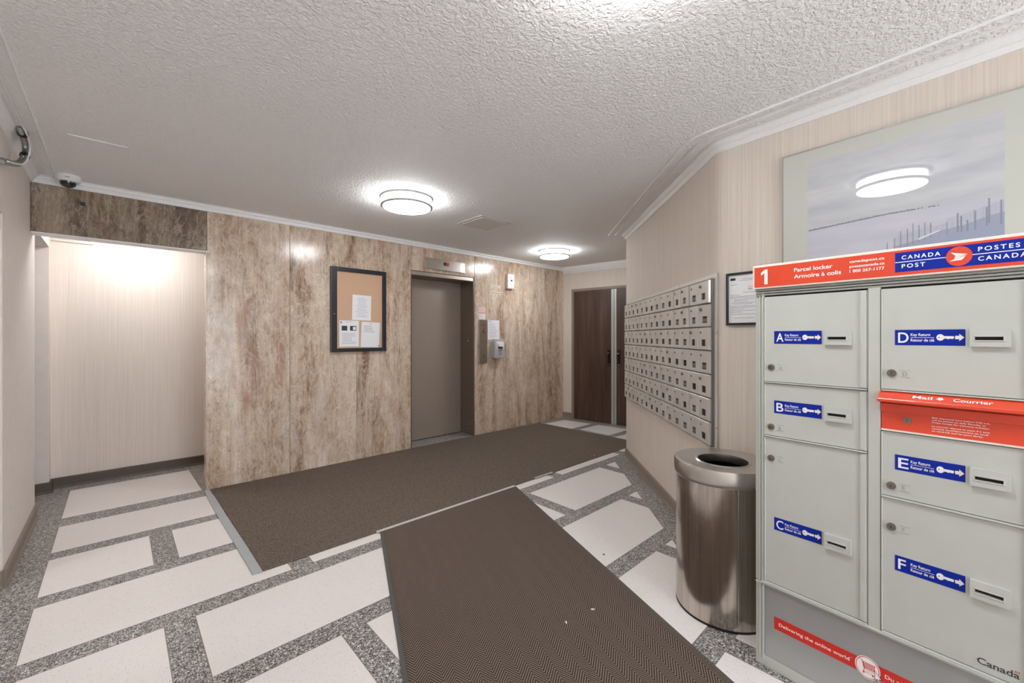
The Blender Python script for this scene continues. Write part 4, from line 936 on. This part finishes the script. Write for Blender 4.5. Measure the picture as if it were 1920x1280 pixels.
# header sign
sg = MB().box(-0.014, 0.754, -0.022, 0.05, 1.546, 1.642).build('header_sign', M['cream'], L, bevel=0.002); sg['label'] = 'orange header sign with a blue logo panel'
MB().box(-0.006, 0.746, -0.0232, -0.0221, 1.552, 1.633).build('sign_face', M['red'], sg)
MB().box(0.4275, 0.746, -0.0240, -0.0233, 1.5625, 1.6255).build('blue_band', M['blue'], sg)
mb = MB(); y = -0.0237
flat(mb, [(0.0315, 1.5625), (0.0435, 1.5625), (0.0435, 1.6225), (0.0335, 1.6225), (0.0190, 1.6105), (0.0190, 1.5990), (0.0315, 1.6070)], y)
put_text(mb, 'Parcel locker', 0.136, 1.6000, y, width=0.122, height=0.0145, bold=0.018); put_text(mb, 'Armoire \u00e0 colis', 0.136, 1.5750, y, width=0.147, height=0.0145, bold=0.018)
put_text(mb, 'canadapost.ca', 0.307, 1.6105, y, width=0.094, height=0.0085, bold=0.02); put_text(mb, 'postescanada.ca', 0.307, 1.5935, y, width=0.094, height=0.0085, bold=0.02); put_text(mb, '1 800 267-1177', 0.307, 1.5765, y, width=0.094, height=0.0095, bold=0.02)
mb.build('sign_lettering', M['white_print'], sg)
mb = MB(); y = -0.0244
put_text(mb, 'CANADA', 0.4435, 1.6025, y, width=0.089, height=0.0125, bold=0.018, spacing=1.35); put_text(mb, 'POST', 0.4435, 1.5745, y, width=0.055, height=0.0125, bold=0.018, spacing=1.35)
put_text(mb, 'POSTES', 0.6105, 1.6025, y, width=0.079, height=0.0125, bold=0.018, spacing=1.35); put_text(mb, 'CANADA', 0.6105, 1.5745, y, width=0.092, height=0.0125, bold=0.018, spacing=1.35)
flat(mb, [(0.4275, 1.5932), (0.546, 1.5932), (0.546, 1.5955), (0.4275, 1.5955)], y); flat(mb, [(0.598, 1.5932), (0.746, 1.5932), (0.746, 1.5955), (0.598, 1.5955)], y)
mb.build('band_lettering', M['white_print'], sg)
mb = MB().mat(0); flat(mb, ellipse(0.572, 1.594, 0.0275, 0.0295, 48), -0.0246)
mb.mat(1); cx, cz = 0.572, 1.594
flat(mb, [(cx-0.017, cz+0.013), (cx+0.018, cz+0.004), (cx-0.007, cz+0.0015)], -0.0249)
flat(mb, [(cx-0.009, cz+0.0008), (cx+0.018, cz+0.0035), (cx-0.007, cz-0.0025)], -0.0249)
flat(mb, [(cx-0.010, cz-0.0035), (cx+0.017, cz+0.0022), (cx-0.009, cz-0.0068)], -0.0249)
flat(mb, [(cx-0.020, cz-0.0135), (cx-0.010, cz-0.0078), (cx+0.014, cz-0.0005), (cx+0.006, cz-0.0120)], -0.0249)
mb.build('emblem', [M['red'], M['white_print']], sg)

for o in bpy.data.objects:
    if o.name.split('.')[0] in ('fence_slats', 'fence_posts', 'engraving', 'tree_line', 'print') and o.parent and o.name != pr_.name: o['kind'] = 'stuff'
